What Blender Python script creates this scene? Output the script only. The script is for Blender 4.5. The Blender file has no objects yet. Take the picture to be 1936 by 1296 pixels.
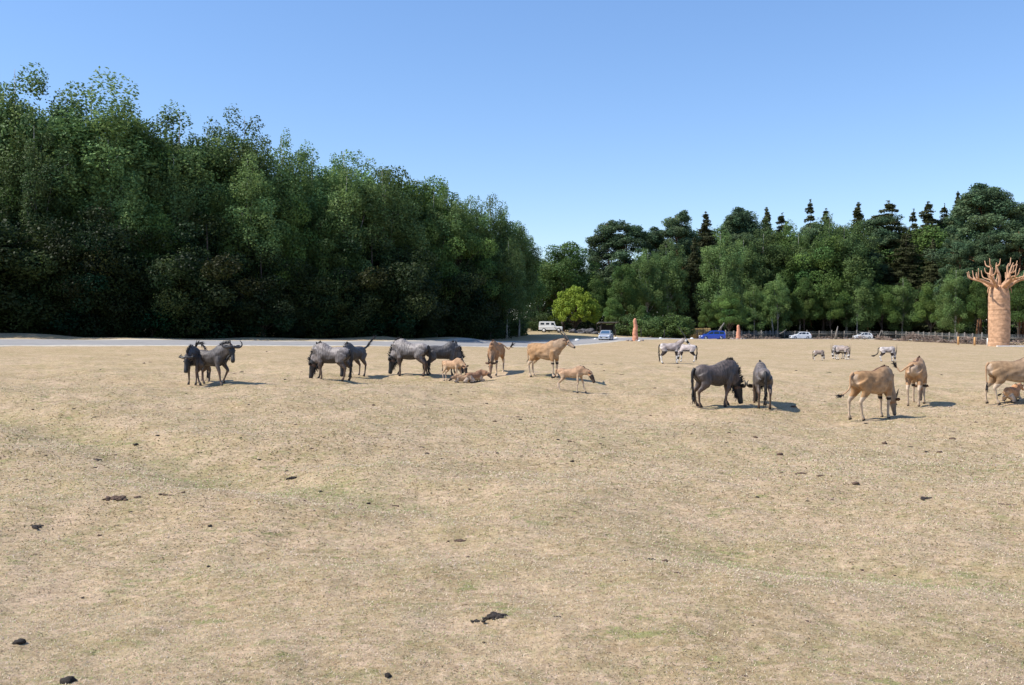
import bpy, math, random
import numpy as np
from mathutils import Vector, noise

R = math.radians
random.seed(7); rng = np.random.default_rng(7)
sc = bpy.context.scene
col = sc.collection

# ------------------------------------------------------------------ camera, sky, sun, exposure
F = 1700.0; CZ = 2.65; PITCH = math.atan(44 / F)
cam = bpy.data.cameras.new('camera'); cam.sensor_width = 36; cam.lens = F / 1936 * 36
cam.clip_end = 5000; cam.clip_start = 0.1
co = bpy.data.objects.new('camera', cam); col.objects.link(co)
co.location = (0, 0, CZ); co.rotation_euler = (R(90) - PITCH, 0, 0); sc.camera = co

SUN_EL, SUN_AZ = 50.0, 190.0        # azimuth counter-clockwise from +X
w = bpy.data.worlds.new("World"); sc.world = w; w.use_nodes = True
nt = w.node_tree; bg = nt.nodes['Background']
sky = nt.nodes.new('ShaderNodeTexSky'); sky.sky_type = 'NISHITA'; sky.sun_disc = False
sky.sun_elevation = R(SUN_EL); sky.sun_rotation = R(90 - SUN_AZ)
sky.air_density = 1.0; sky.dust_density = 0.15; sky.ozone_density = 2.0
gm_ = nt.nodes.new('ShaderNodeGamma'); gm_.inputs[1].default_value = 0.74; hs_ = nt.nodes.new('ShaderNodeHueSaturation'); hs_.inputs['Saturation'].default_value = 1.22
nt.links.new(sky.outputs[0], gm_.inputs[0]); nt.links.new(gm_.outputs[0], hs_.inputs['Color'])
tn_ = nt.nodes.new('ShaderNodeMix'); tn_.data_type = 'RGBA'; tn_.blend_type = 'MULTIPLY'; tn_.inputs[0].default_value = 1; tn_.inputs[7].default_value = (1.20, 1.33, 1.60, 1)
nt.links.new(hs_.outputs[0], tn_.inputs[6]); nt.links.new(tn_.outputs[2], bg.inputs[0]); bg.inputs[1].default_value = 0.15
sl = bpy.data.lights.new('sun', 'SUN'); sl.energy = 5.0; sl.angle = R(0.5); sl.color = (1, 0.95, 0.87)
so = bpy.data.objects.new('sun', sl); col.objects.link(so)
sd = Vector((math.cos(R(SUN_EL)) * math.cos(R(SUN_AZ)), math.cos(R(SUN_EL)) * math.sin(R(SUN_AZ)), math.sin(R(SUN_EL))))
so.rotation_euler = sd.to_track_quat('Z', 'Y').to_euler(); so.location = (-40, 20, 60)
sc.view_settings.view_transform = 'Standard'; sc.view_settings.look = 'None'
sc.view_settings.gamma = 1; sc.view_settings.use_curve_mapping = False
sc.view_settings.exposure = 0.30
sc.render.engine = 'CYCLES'; sc.cycles.max_bounces = 6; sc.cycles.transparent_max_bounces = 4

# ------------------------------------------------------------------ helpers
cp_, sp_ = math.cos(PITCH), math.sin(PITCH)
def ray(px, py):
    a = (px - 968) / F; b = -(py - 648) / F
    d = np.array([a, cp_ + b * sp_, -sp_ + b * cp_])
    return d / d[1]
def pt(px, py, Y): d = ray(px, py) * Y; return (d[0], d[1], CZ + d[2])

def tag(o, label=None, cat=None, group=None, kind=None):
    if label: o['label'] = label
    if cat: o['category'] = cat
    if group: o['group'] = group
    if kind: o['kind'] = kind
    return o
def empty(name, loc=(0, 0, 0), rz=0, scale=1):
    o = bpy.data.objects.new(name, None); col.objects.link(o)
    o.location = loc; o.rotation_euler = (0, 0, rz)
    o.scale = (scale,) * 3 if isinstance(scale, (int, float)) else scale
    o.empty_display_size = 0.3
    return o
def link(name, me, parent=None, loc=None):
    o = bpy.data.objects.new(name, me); col.objects.link(o)
    if parent: o.parent = parent
    if loc is not None: o.location = loc
    return o
def copy_tree(o, parent=None):
    c = o.copy(); col.objects.link(c); c.parent = parent
    for ch in list(o.children): copy_tree(ch, c)
    return c
class MB:
    def __init__(s): s.v = []; s.f = []
    def add(s, v, f):
        n = len(s.v); s.v += [tuple(p) for p in v]; s.f += [tuple(i + n for i in q) for q in f]
        return s
    def box(s, c, d, rz=0, taper=1.0):
        x, y, z = d[0] / 2, d[1] / 2, d[2] / 2; cs, sn = math.cos(rz), math.sin(rz); V = []
        for k in (-1, 1):
            t = taper if k > 0 else 1
            for a, b in ((-1, -1), (1, -1), (1, 1), (-1, 1)):
                px, py = a * x * t, b * y * t
                V.append((c[0] + px * cs - py * sn, c[1] + px * sn + py * cs, c[2] + k * z))
        return s.add(V, [(3, 2, 1, 0), (4, 5, 6, 7), (0, 1, 5, 4), (1, 2, 6, 5), (2, 3, 7, 6), (3, 0, 4, 7)])
    def tube(s, P, Rr, n=8):
        v, f = loft([(p[0], p[1], p[2], r, r) for p, r in zip(P, Rr)], n); return s.add(v, f)
    def mesh(s, name, mat, smooth=True):
        me = bpy.data.meshes.new(name); me.from_pydata(s.v, [], s.f); me.materials.append(mat)
        if smooth: me.polygons.foreach_set('use_smooth', [True] * len(me.polygons))
        me.update(); return me
    def build(s, name, mat, parent=None, smooth=True): return link(name, s.mesh(name, mat, smooth), parent)
def catmull(S, k=3):
    S = np.array(S, float)
    if len(S) < 3: return S
    P = np.vstack([2 * S[0] - S[1], S, 2 * S[-1] - S[-2]]); out = []
    for i in range(1, len(P) - 2):
        for j in range(k):
            t = j / k
            out.append(0.5 * ((2 * P[i]) + (-P[i-1] + P[i+1]) * t + (2*P[i-1] - 5*P[i] + 4*P[i+1] - P[i+2]) * t*t + (-P[i-1] + 3*P[i] - 3*P[i+1] + P[i+2]) * t**3))
    out.append(S[-1]); return np.array(out)
def loft(S, n=12, L=None):
    """stations (x,y,z, lateral radius, other radius); L is the lateral reference axis"""
    S = np.array(S, float); m = len(S); V = []; Fc = []
    T = np.gradient(S[:, :3], axis=0)
    ang = np.linspace(0, 2 * math.pi, n, endpoint=False)
    Lp = None
    for i in range(m):
        t = T[i] / (np.linalg.norm(T[i]) + 1e-9)
        if L is not None: l = np.array(L if np.ndim(L) == 1 else L[i], float)
        elif Lp is not None: l = Lp
        else: l = np.array([1.0, 0, 0]) if abs(t[0]) < .8 else np.array([0, 1.0, 0])
        l = l - t * l.dot(t); l /= (np.linalg.norm(l) + 1e-9); Lp = l
        nn = np.cross(t, l)
        for a in ang: V.append(S[i, :3] + S[i, 3] * math.cos(a) * l + S[i, 4] * math.sin(a) * nn)
    for i in range(m - 1):
        for j in range(n):
            k = (j + 1) % n
            Fc.append((i * n + j, i * n + k, (i + 1) * n + k, (i + 1) * n + j))
    V.append(S[0, :3]); V.append(S[-1, :3]); a, b = m * n, m * n + 1
    for j in range(n):
        k = (j + 1) % n
        Fc.append((a, k, j)); Fc.append((b, (m - 1) * n + j, (m - 1) * n + k))
    return V, Fc

# ------------------------------------------------------------------ materials
def mat(name, c, rough=.8, spec=.3, nscale=None, namp=.25, metal=0, bump=0, attr=False, coat=0, stretch=None):
    m = bpy.data.materials.new(name); m.use_nodes = True; N = m.node_tree; b = N.nodes['Principled BSDF']
    b.inputs['Roughness'].default_value = rough; b.inputs['Specular IOR Level'].default_value = spec
    b.inputs['Metallic'].default_value = metal; b.inputs['Coat Weight'].default_value = coat
    src = None
    if attr:
        a = N.nodes.new('ShaderNodeVertexColor'); a.layer_name = 'Col'; src = a.outputs[0]
    if nscale or bump:
        tc = N.nodes.new('ShaderNodeTexCoord'); no = N.nodes.new('ShaderNodeTexNoise')
        no.inputs['Scale'].default_value = nscale or 10; no.inputs['Detail'].default_value = 5
        if stretch:
            mp = N.nodes.new('ShaderNodeMapping'); mp.inputs['Scale'].default_value = stretch
            N.links.new(tc.outputs['Object'], mp.inputs[0]); N.links.new(mp.outputs[0], no.inputs['Vector'])
        else: N.links.new(tc.outputs['Object'], no.inputs['Vector'])
        mr = N.nodes.new('ShaderNodeMapRange'); mr.inputs[1].default_value = .3; mr.inputs[2].default_value = .7
        mr.inputs[3].default_value = 1 - namp; mr.inputs[4].default_value = 1 + namp
        N.links.new(no.outputs[0], mr.inputs[0])
        vm = N.nodes.new('ShaderNodeVectorMath'); vm.operation = 'SCALE'
        if src: N.links.new(src, vm.inputs[0])
        else: vm.inputs[0].default_value = c[:3]
        N.links.new(mr.outputs[0], vm.inputs['Scale']); src = vm.outputs[0]
        if bump:
            bp = N.nodes.new('ShaderNodeBump'); bp.inputs['Strength'].default_value = bump; bp.inputs['Distance'].default_value = .03
            N.links.new(no.outputs[0], bp.inputs['Height']); N.links.new(bp.outputs[0], b.inputs['Normal'])
    if src: N.links.new(src, b.inputs['Base Color'])
    else: b.inputs['Base Color'].default_value = (*c[:3], 1)
    return m
def leaf_mat(name, var=.35):
    m = bpy.data.materials.new(name); m.use_nodes = True; N = m.node_tree; b = N.nodes['Principled BSDF']
    a = N.nodes.new('ShaderNodeVertexColor'); a.layer_name = 'Col'
    oi = N.nodes.new('ShaderNodeObjectInfo'); mr = N.nodes.new('ShaderNodeMapRange')
    mr.inputs[3].default_value = 1 - var; mr.inputs[4].default_value = 1 + var
    N.links.new(oi.outputs['Random'], mr.inputs[0])
    vm = N.nodes.new('ShaderNodeVectorMath'); vm.operation = 'SCALE'
    N.links.new(a.outputs[0], vm.inputs[0]); N.links.new(mr.outputs[0], vm.inputs['Scale'])
    N.links.new(vm.outputs[0], b.inputs['Base Color']); b.inputs['Roughness'].default_value = .6
    b.inputs['Specular IOR Level'].default_value = .18
    tr = N.nodes.new('ShaderNodeBsdfTranslucent'); N.links.new(vm.outputs[0], tr.inputs[0])
    mx = N.nodes.new('ShaderNodeMixShader'); mx.inputs[0].default_value = .28
    N.links.new(b.outputs[0], mx.inputs[1]); N.links.new(tr.outputs[0], mx.inputs[2])
    N.links.new(mx.outputs[0], N.nodes['Material Output'].inputs[0]); return m
M = dict(
    leaf=leaf_mat('leaf'),
    needle=leaf_mat('needle', .2),
    birch_bark=mat('birch_bark', (.36, .34, .31), .8, .2, 3, .6),
    dark_bark=mat('dark_bark', (.07, .055, .045), .9, .2, 3, .4),
    pine_bark=mat('pine_bark', (.26, .13, .07), .9, .2, 2, .4),
    coat=mat('coat', (1, 1, 1), .55, .45, 26, .45, attr=True, bump=.45, stretch=(1, 1, .16)),
    soft_coat=mat('soft_coat', (1, 1, 1), .75, .25, 7, .30, attr=True, bump=.2),
    black_hair=mat('black_hair', (.016, .014, .014), .55, .4),
    brown_hair=mat('brown_hair', (.13, .07, .04), .7, .3, 20, .3),
    pale_hair=mat('pale_hair', (.42, .36, .28), .8, .2, 20, .2),
    horn=mat('horn', (.05, .042, .035), .45, .5, 30, .4),
    pale_horn=mat('pale_horn', (.28, .24, .19), .45, .5, 30, .3),
    hoof=mat('hoof', (.025, .02, .018), .6, .3),
    eye=mat('eye', (.01, .008, .006), .15, .6),
    dung=mat('dung', (.042, .032, .025), .85, .3, 30, .5, bump=.6),
    brown_dung=mat('brown_dung', (.13, .085, .06), .9, .2, 30, .5, bump=.6),
    asphalt=mat('asphalt', (.29, .275, .26), .85, .3, 1.5, .10),
    sand=mat('sand', (.52, .46, .37), .95, .1, 2.5, .18),
    terracotta=mat('terracotta', (.58, .27, .17), .85, .2, 4, .25, bump=.5),
    baobab=mat('baobab', (.50, .30, .18), .85, .2, 2.2, .32, bump=.5),
    white_stone=mat('white_stone', (.82, .80, .76), .8, .3, 6, .1),
    rock=mat('rock', (.09, .085, .085), .85, .3, 4, .35, bump=.4),
    grey_rock=mat('grey_rock', (.3, .25, .22), .85, .3, 6, .3, bump=.4),
    wood_grey=mat('wood_grey', (.19, .17, .15), .9, .2, 9, .3),
    wood_dark=mat('wood_dark', (.035, .03, .027), .9, .2, 9, .3),
    wood_orange=mat('wood_orange', (.62, .36, .16), .85, .2, 9, .2),
    brush=mat('brush', (.21, .155, .125), .9, .2, 1.3, .75),
    wire=mat('wire', (.30, .32, .32), .5, .5, metal=.6),
    thatch=mat('thatch', (.33, .23, .10), .95, .1, 5, .35, bump=.5),
    roof=mat('roof', (.17, .165, .15), .7, .3, 6, .2),
    glass=mat('glass', (.02, .03, .045), .08, .7),
    blue_glass=mat('blue_glass', (.05, .10, .17), .08, .8),
    tyre=mat('tyre', (.02, .02, .02), .8, .3), rim=mat('rim', (.5, .5, .52), .3, .5, metal=.7),
    lamp=mat('lamp', (.75, .77, .8), .1, .8), red_lamp=mat('red_lamp', (.35, .02, .02), .2, .6),
    plastic=mat('plastic', (.03, .03, .032), .5, .4), plate=mat('plate', (.75, .75, .7), .5, .4),
    silver=mat('silver', (.56, .58, .61), .3, .5, metal=.35, coat=.6),
    blue=mat('blue', (.015, .08, .48), .3, .5, metal=.2, coat=.8),
    white=mat('white', (.80, .80, .80), .35, .5, coat=.5),
    cream=mat('cream', (.80, .79, .75), .5, .4, 3, .06),
)

# ------------------------------------------------------------------ terrain as a function
CP = []
for px in (-500, 0, 500, 968, 1450, 1936, 2400):
    for Y in (3, 6, 10, 14): CP.append((px, None, Y, 0.0))
def C(px, py, Y): CP.append((px, py, Y, None))
for a in [(-350,742,27),(60,740,27),(400,731,28),(620,722,31),(770,711,35),(850,711,35),(935,711,35),(1040,715,33),(1090,745,30),(1275,688,53),
          (1390,770,26),(1440,770,26),(1660,794,25),(1735,768,27),(1890,768,27),(2300,768,27),(1680,684,64),(1550,683,67),(1590,681,66),(1900,690,62),(2300,690,60),
          (1345,643,128),(1400,641.5,130),(1550,642,132),(1650,642.5,132),(1720,646,134),(1800,652,134),(1888,655.5,118),(2300,657,115),
          (1345,642.5,148),(1201,645,110),(1145,643.5,113),(1245,640,148),(1042,628,150),(1088,630,162),
          (-400,655,50),(-400,641,60),(0,655,59),(0,641,68),(250,655,63),(250,642.5,72),(500,655,68),(500,645,79),(750,655,77),(750,645,90),
          (900,655,86),(900,646,99),(1000,655,94),(1000,646,108),(1080,652,103),(1080,643,118),
          (0,638,78),(0,630,95),(-400,638,70),(500,640,95),(500,634,115),(900,638,126),(980,634,140)]: C(*a)
for px, Y, z in [(1480,178,-1.3),(1600,183,-1.35),(1700,183,-1.45),(1400,172,-1.3),(1800,160,-1.5),(1900,152,-1.5),(2300,150,-1.5),
                 (1050,210,.3),(1250,205,-.9),(1500,210,-1.6),(1750,205,-1.6),(2000,205,-1.4),(2300,205,-1.4),(1050,300,1),(1500,300,0),(2000,300,0),(2400,300,0),
                 (0,140,2.2),(500,160,1.2),(-500,120,2.4),(0,300,3),(500,300,2),(-500,300,3)]:
    CP.append((px, None, Y, z))
A = []; zz = []
for px, py, Y, z in CP:
    if z is None: z = pt(px, py, Y)[2]
    A.append(((px - 968) / 500.0, 2.2 * math.log(Y))); zz.append(z)
A = np.array(A); zz = np.array(zz)
def kern(r2): return np.where(r2 > 1e-12, 0.5 * r2 * np.log(np.maximum(r2, 1e-12)), 0.0)
n_ = len(A); K = kern(((A[:, None] - A[None]) ** 2).sum(-1)) + np.eye(n_) * 0.02
P_ = np.hstack([np.ones((n_, 1)), A]); Z3 = np.zeros((3, 3))
sol = np.linalg.solve(np.block([[K, P_], [P_.T, Z3]]), np.concatenate([zz, np.zeros(3)]))
def flatpt(px, py): Y = F * CZ / (py - 604); return ((px - 968) / F * Y, Y)
SW1 = np.array([flatpt(*p) for p in [(-300,770),(-100,800),(0,812),(150,835),(300,870),(450,905),(600,930),(800,945)]])
SW2 = np.array([flatpt(*p) for p in [(1300,1015),(1420,1060),(1600,1078),(1780,1086),(2000,1110)]])
def polyd(x, y, P):
    best = np.full(x.shape, 1e9)
    for a, b in zip(P[:-1], P[1:]):
        d = b - a; t = np.clip(((x - a[0]) * d[0] + (y - a[1]) * d[1]) / d.dot(d), 0, 1)
        best = np.minimum(best, np.hypot(x - a[0] - t * d[0], y - a[1] - t * d[1]))
    return best
wv = [(rng.uniform(0, 6.28), rng.uniform(0, 6.28), L, a) for L, a in
      [(9, .05), (7, .045), (5.5, .035), (4.2, .03), (3.1, .022), (2.3, .016), (1.6, .012), (1.1, .008), (.8, .006), (.6, .005)]]
BANK = [(20,640,72.5,3,.30),(-60,638,72,3,.2),(90,640,73.5,2.4,.15),(215,642,75,2.5,.1),(480,641,84,3,.16),(560,641,86,3,.16),(690,641,92,3.5,.28),(725,641,93,2,.18),(800,641,95,2.5,.12),(855,641,99,3.5,.40)]
BANK = [((px - 968) / F * Y, Y, r, h) for px, py, Y, r, h in BANK]
def ground_z(x, y):
    x = np.atleast_1d(np.asarray(x, float)); y = np.atleast_1d(np.asarray(y, float))
    r = np.hypot(x, y); a = np.clip(np.arctan2(x, y), -.66, .66)
    Ye = np.clip(r * np.cos(a), 3, 300); u = F * np.tan(a) / 500.0; v = 2.2 * np.log(Ye)
    out = np.empty_like(x)
    for i in range(0, len(x), 40000):
        s = slice(i, i + 40000); Q = np.stack([u[s], v[s]], 1)
        out[s] = kern(((Q[:, None] - A[None]) ** 2).sum(-1)) @ sol[:n_] + sol[n_] + Q @ sol[n_ + 1:]
    b = np.zeros_like(x)
    for th, ph, L, am in wv:
        b += am * np.sin((x * math.cos(th) + y * math.sin(th)) * 6.283 / L + ph + 1.3 * np.sin((x * math.sin(th) - y * math.cos(th)) * 3.1 / L + ph * 2))
    out += b * 1.05 * np.interp(r, [0, 45, 58, 400], [1, 1, .25, .25])
    d1 = polyd(x, y, SW1); out += -.22 * np.exp(-(d1 / .95) ** 2) + .07 * np.exp(-((d1 - 1.9) / 1.0) ** 2)
    d2 = polyd(x, y, SW2); out += -.07 * np.exp(-(d2 / .6) ** 2)
    for bx, by, br, bh in BANK: out += bh * np.exp(-((x - bx) ** 2 + (y - by) ** 2) / br ** 2)
    return out
def gz(x, y): return float(ground_z([x], [y])[0])
def hit(px, py):
    d = ray(px, py); Ys = np.geomspace(4, 240, 900)
    z = CZ + d[2] * Ys; g = ground_z(d[0] * Ys, Ys); k = np.argmax(z < g)
    if not (z < g).any(): k = 899
    Y = Ys[k]; return (d[0] * Y, Y, float(g[k]))
def onY(px, Y): x = (px - 968) / F * Y; return (x, Y, gz(x, Y))

# ------------------------------------------------------------------ ground sheet
ang = np.concatenate([np.linspace(-math.pi, -.66, 60, endpoint=False), np.linspace(-.66, .66, 620, endpoint=False), np.linspace(.66, math.pi, 61)])[:-1]
rad = np.concatenate([np.linspace(.4, 4, 10, endpoint=False), np.geomspace(4, 230, 560, endpoint=False), np.geomspace(230, 2500, 30)])
RR, AA = np.meshgrid(rad, ang, indexing='ij'); gx = (RR * np.sin(AA)).ravel(); gy = (RR * np.cos(AA)).ravel()
gzv = ground_z(gx, gy); V = np.stack([gx, gy, gzv], 1); V = np.vstack([V, [[0, 0, gz(0.01, .01)]]])
nr, na = RR.shape; ii, jj = np.meshgrid(np.arange(nr - 1), np.arange(na), indexing='ij'); j2 = (jj + 1) % na
q = np.stack([ii * na + jj, ii * na + j2, (ii + 1) * na + j2, (ii + 1) * na + jj], -1).reshape(-1, 4)[:, ::-1]
def fast_mesh(name, V, Q, mats, colr=None, smooth=False):
    me = bpy.data.meshes.new(name); k = Q.shape[1]
    me.vertices.add(len(V)); me.vertices.foreach_set('co', np.ascontiguousarray(V, np.float32).ravel())
    me.loops.add(Q.size); me.loops.foreach_set('vertex_index', np.ascontiguousarray(Q, np.int32).ravel())
    me.polygons.add(len(Q)); me.polygons.foreach_set('loop_start', np.arange(0, Q.size, k, dtype=np.int32))
    me.polygons.foreach_set('loop_total', np.full(len(Q), k, np.int32))
    if smooth: me.polygons.foreach_set('use_smooth', np.ones(len(Q), bool))
    for m in (mats if isinstance(mats, list) else [mats]): me.materials.append(m)
    if colr is not None:
        at = me.color_attributes.new('Col', 'FLOAT_COLOR', 'POINT')
        at.data.foreach_set('color', np.hstack([colr, np.ones((len(colr), 1))]).astype(np.float32).ravel())
    me.update(calc_edges=True); me.validate(); return me
def green_mask(x, y):
    g = .95 * np.exp(-(polyd(x, y, SW1) / .8) ** 2) * (.6 + .4 * np.sin(x * 1.9 + np.sin(y * 2.3))) + .55 * np.exp(-(polyd(x, y, SW2) / .55) ** 2)
    for px, py, rx, ry, a in [(1160,832,150,14,.5),(590,918,110,16,.45),(700,900,100,14,.35),(1650,890,260,10,.25),(1400,850,160,12,.3),(300,900,240,14,.25),
                              (1480,1050,160,26,.45),(880,1015,60,12,.4),(450,1080,160,26,.3),(1000,820,120,9,.35),(250,1250,200,40,.3),(1750,1230,160,30,.4),
                              (150,930,150,18,.3),(1850,880,120,12,.3),(760,1090,140,22,.25),(1050,985,60,14,.3),(100,770,300,8,.25),(850,740,300,6,.2)]:
        cx, cy = flatpt(px, py); sx = rx / F * cy; sy = ry * cy * cy / (F * CZ)
        g += a * np.exp(-((x - cx) / sx) ** 2 - ((y - cy) / sy) ** 2)
    for cx, cy, r1, r2 in [(9, 158, 9, 16), (24, 149, 16, 4), (16, 135, 8, 3)]: g += .9 * np.exp(-((x - cx) / r1) ** 2 - ((y - cy) / r2) ** 2)
    return np.clip(g, 0, 1)
def wood_mask(x, y):       # very dark brown ground under the two woods
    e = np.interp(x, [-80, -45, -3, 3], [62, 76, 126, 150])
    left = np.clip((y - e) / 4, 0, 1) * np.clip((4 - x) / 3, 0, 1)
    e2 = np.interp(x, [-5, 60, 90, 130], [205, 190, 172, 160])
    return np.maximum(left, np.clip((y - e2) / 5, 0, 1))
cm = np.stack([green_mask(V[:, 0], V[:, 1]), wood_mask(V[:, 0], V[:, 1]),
               np.clip((V[:, 1] - np.interp(V[:, 0], [-60, -45, -3, 3, 40], [55, 68, 112, 120, 150])) / 6, 0, 1)], 1)
gm = bpy.data.materials.new('dry_pasture'); gm.use_nodes = True; N = gm.node_tree; Lk = N.links.new; b = N.nodes['Principled BSDF']
geo = N.nodes.new('ShaderNodeNewGeometry')
def noi(scale, det=6, rough=.6, vec=None, st=None):
    n = N.nodes.new('ShaderNodeTexNoise'); n.inputs['Scale'].default_value = scale; n.inputs['Detail'].default_value = det
    n.inputs['Roughness'].default_value = rough
    if st:
        mp = N.nodes.new('ShaderNodeMapping'); mp.inputs['Scale'].default_value = st; Lk(geo.outputs['Position'], mp.inputs[0]); Lk(mp.outputs[0], n.inputs['Vector'])
    else: Lk(geo.outputs['Position'], n.inputs['Vector'])
    return n.outputs[0]
def mrange(s, a, b_, c=0, d=1):
    n = N.nodes.new('ShaderNodeMapRange'); Lk(s, n.inputs[0])
    for i, v in enumerate((a, b_, c, d)): n.inputs[i + 1].default_value = v
    return n.outputs[0]
def mixc(f, a, b_, typ='MIX'):
    n = N.nodes.new('ShaderNodeMix'); n.data_type = 'RGBA'; n.blend_type = typ
    if isinstance(f, float): n.inputs[0].default_value = f
    else: Lk(f, n.inputs[0])
    for k, s in ((6, a), (7, b_)):
        if isinstance(s, tuple): n.inputs[k].default_value = (*s, 1)
        else: Lk(s, n.inputs[k])
    return n.outputs[2]
def madd(a, b_, op='ADD'):
    n = N.nodes.new('ShaderNodeMath'); n.operation = op; n.use_clamp = True
    for k, s in ((0, a), (1, b_)):
        if isinstance(s, (int, float)): n.inputs[k].default_value = s
        else: Lk(s, n.inputs[k])
    return n.outputs[0]
ca = N.nodes.new('ShaderNodeVertexColor'); ca.layer_name = 'Col'; sep = N.nodes.new('ShaderNodeSeparateColor'); Lk(ca.outputs[0], sep.inputs[0])
c = mixc(mrange(noi(.35), .44, .56), (.41, .31, .195), (.49, .375, .26))
c = mixc(madd(mrange(noi(1.7, 7, .65), .47, .60), .75, 'MULTIPLY'), c, (.335, .27, .155))
c = mixc(madd(mrange(noi(6, 8, .75, st=(1, .6, 1)), .5, .72), .5, 'MULTIPLY'), c, (.26, .20, .115))
c = mixc(madd(mrange(noi(26, 6, .8), .46, .62), .5, 'MULTIPLY'), c, (.66, .52, .35))
c = mixc(madd(mrange(noi(55, 5, .8), .52, .66), .55, 'MULTIPLY'), c, (.22, .165, .09))
gsp = madd(mrange(noi(7, 6, .8), .53, .66), mrange(noi(.5, 4), .38, .6, .15, .8), 'MULTIPLY')
gf = madd(madd(gsp, .55, 'MULTIPLY'), madd(sep.outputs[0], mrange(noi(3.5, 6, .75), .32, .62), 'MULTIPLY'))
c = mixc(madd(gf, .75, 'MULTIPLY'), c, (.25, .26, .115))
c = mixc(madd(sep.outputs[2], .5, 'MULTIPLY'), c, (.36, .29, .13))
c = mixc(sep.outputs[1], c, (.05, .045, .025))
c = mixc(madd(mrange(noi(.16, 5, .6), .44, .58), .45, 'MULTIPLY'), c, (.37, .295, .165))
c = mixc(madd(mrange(noi(2.6, 7, .72, st=(.6, 1, 1)), .50, .62), .5, 'MULTIPLY'), c, (.29, .235, .135))
c = mixc(madd(madd(mrange(noi(3.1, 6, .7), .49, .57), mrange(noi(17, 6, .8), .47, .56), 'MULTIPLY'), .55, 'MULTIPLY'), c, (.23, .25, .10))
c = mixc(madd(mrange(noi(7.3, 5, .7), .60, .68), .55, 'MULTIPLY'), c, (.20, .12, .065))
c = mixc(madd(mrange(noi(9.7, 5, .7, st=(.55, 1, 1)), .50, .62), .55, 'MULTIPLY'), c, (.62, .47, .36))
c = mixc(madd(mrange(noi(8.1, 4, .65, st=(.6, 1, 1)), .53, .63), .5, 'MULTIPLY'), c, (.33, .235, .135))
c = mixc(madd(madd(mrange(noi(5.2, 4, .65, st=(.6, 1, 1)), .57, .63), mrange(noi(.8, 4), .45, .56), 'MULTIPLY'), .6, 'MULTIPLY'), c, (.21, .25, .09))
c = mixc(madd(mrange(noi(.9, 7, .7), .48, .66), .5, 'MULTIPLY'), c, (.56, .43, .32))
vs = N.nodes.new('ShaderNodeVectorMath'); vs.operation = 'SCALE'; Lk(c, vs.inputs[0]); Lk(mrange(noi(11, 10, .9), .36, .64, .58, 1.36), vs.inputs['Scale']); c = mixc(1.0, vs.outputs[0], (.955, .905, .825), 'MULTIPLY')
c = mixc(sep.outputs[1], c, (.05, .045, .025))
Lk(c, b.inputs['Base Color']); b.inputs['Roughness'].default_value = .95; b.inputs['Specular IOR Level'].default_value = .1
bp = N.nodes.new('ShaderNodeBump'); bp.inputs['Strength'].default_value = .75; bp.inputs['Distance'].default_value = .035
hn = madd(madd(noi(9, 8, .8), .6, 'MULTIPLY'), madd(noi(45, 6, .8), .4, 'MULTIPLY')); Lk(hn, bp.inputs['Height']); Lk(bp.outputs[0], b.inputs['Normal'])
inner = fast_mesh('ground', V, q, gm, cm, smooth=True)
g = link('ground', inner); tag(g, kind='structure')

# ------------------------------------------------------------------ road
RC = [(-900,40),(-500,50),(-200,57),(0,63),(250,67.5),(500,73.5),(750,83),(900,92),(1000,100.5),(1080,109),(1145,118),(1205,128),(1270,140),(1345,151),(1430,167),(1512,180),(1600,184),(1700,183),(1850,174),(2150,165)]
rc = catmull([((px - 968) / F * Y, Y) for px, Y in RC], 14)
def ribbon(name, wl, wr, dz, m):
    T = np.gradient(rc, axis=0); T /= np.linalg.norm(T, axis=1)[:, None]; Nn = np.stack([-T[:, 1], T[:, 0]], 1)
    k = 7; rows = []
    for j in range(k):
        p = rc + Nn * (wl * (1 - j / (k - 1)) - wr * j / (k - 1)); rows.append(np.column_stack([p, ground_z(p[:, 0], p[:, 1]) + dz]))
    for e, s in ((0, 1), (-1, -1)):
        r0 = rows[e].copy(); r0[:, :2] += Nn * .15 * s; r0[:, 2] -= dz + .08
        if e == 0: rows.insert(0, r0)
        else: rows.append(r0)
    V = np.concatenate(rows); n = len(rc); Q = []
    for j in range(len(rows) - 1):
        for i in range(n - 1): Q.append((j * n + i, (j + 1) * n + i, (j + 1) * n + i + 1, j * n + i + 1))
    return tag(link(name, fast_mesh(name, V, np.array(Q), m, smooth=True)), kind='structure')
ribbon('road_shoulder', 4.9, 5.0, .035, M['sand'])
ribbon('road', 3.4, 4.1, .055, M['asphalt'])

# ------------------------------------------------------------------ dry grass blades in the near field
NB = 420000
u = rng.random(NB); Yb = 4.6 * (34 / 4.6) ** (u ** .95); pxb = rng.uniform(-120, 2060, NB); xb = (pxb - 968) / F * Yb
zb = ground_z(xb, Yb); gk = green_mask(xb, Yb)
patch = np.sin(xb * 2.1 + 2 * np.sin(Yb * 1.3)) * np.sin(Yb * 1.7 + 1.5 * np.sin(xb * 1.1)) + rng.normal(0, .5, NB)
Ln = rng.uniform(.012, .034, NB) * np.clip(Yb / 8, .9, 2.2); Wd = Ln * rng.uniform(.10, .24, NB)
az = rng.uniform(0, 6.283, NB); lean = rng.uniform(1.0, 1.52, NB)
dx = np.cos(az) * np.sin(lean); dy = np.sin(az) * np.sin(lean); dz = np.cos(lean) * .5 + .05
P0 = np.stack([xb - np.sin(az) * Wd, Yb + np.cos(az) * Wd, zb - .002], 1); P1 = np.stack([xb + np.sin(az) * Wd, Yb - np.cos(az) * Wd, zb - .002], 1)
P2 = np.stack([xb + dx * Ln, Yb + dy * Ln, zb + dz * Ln + .004], 1)
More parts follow.
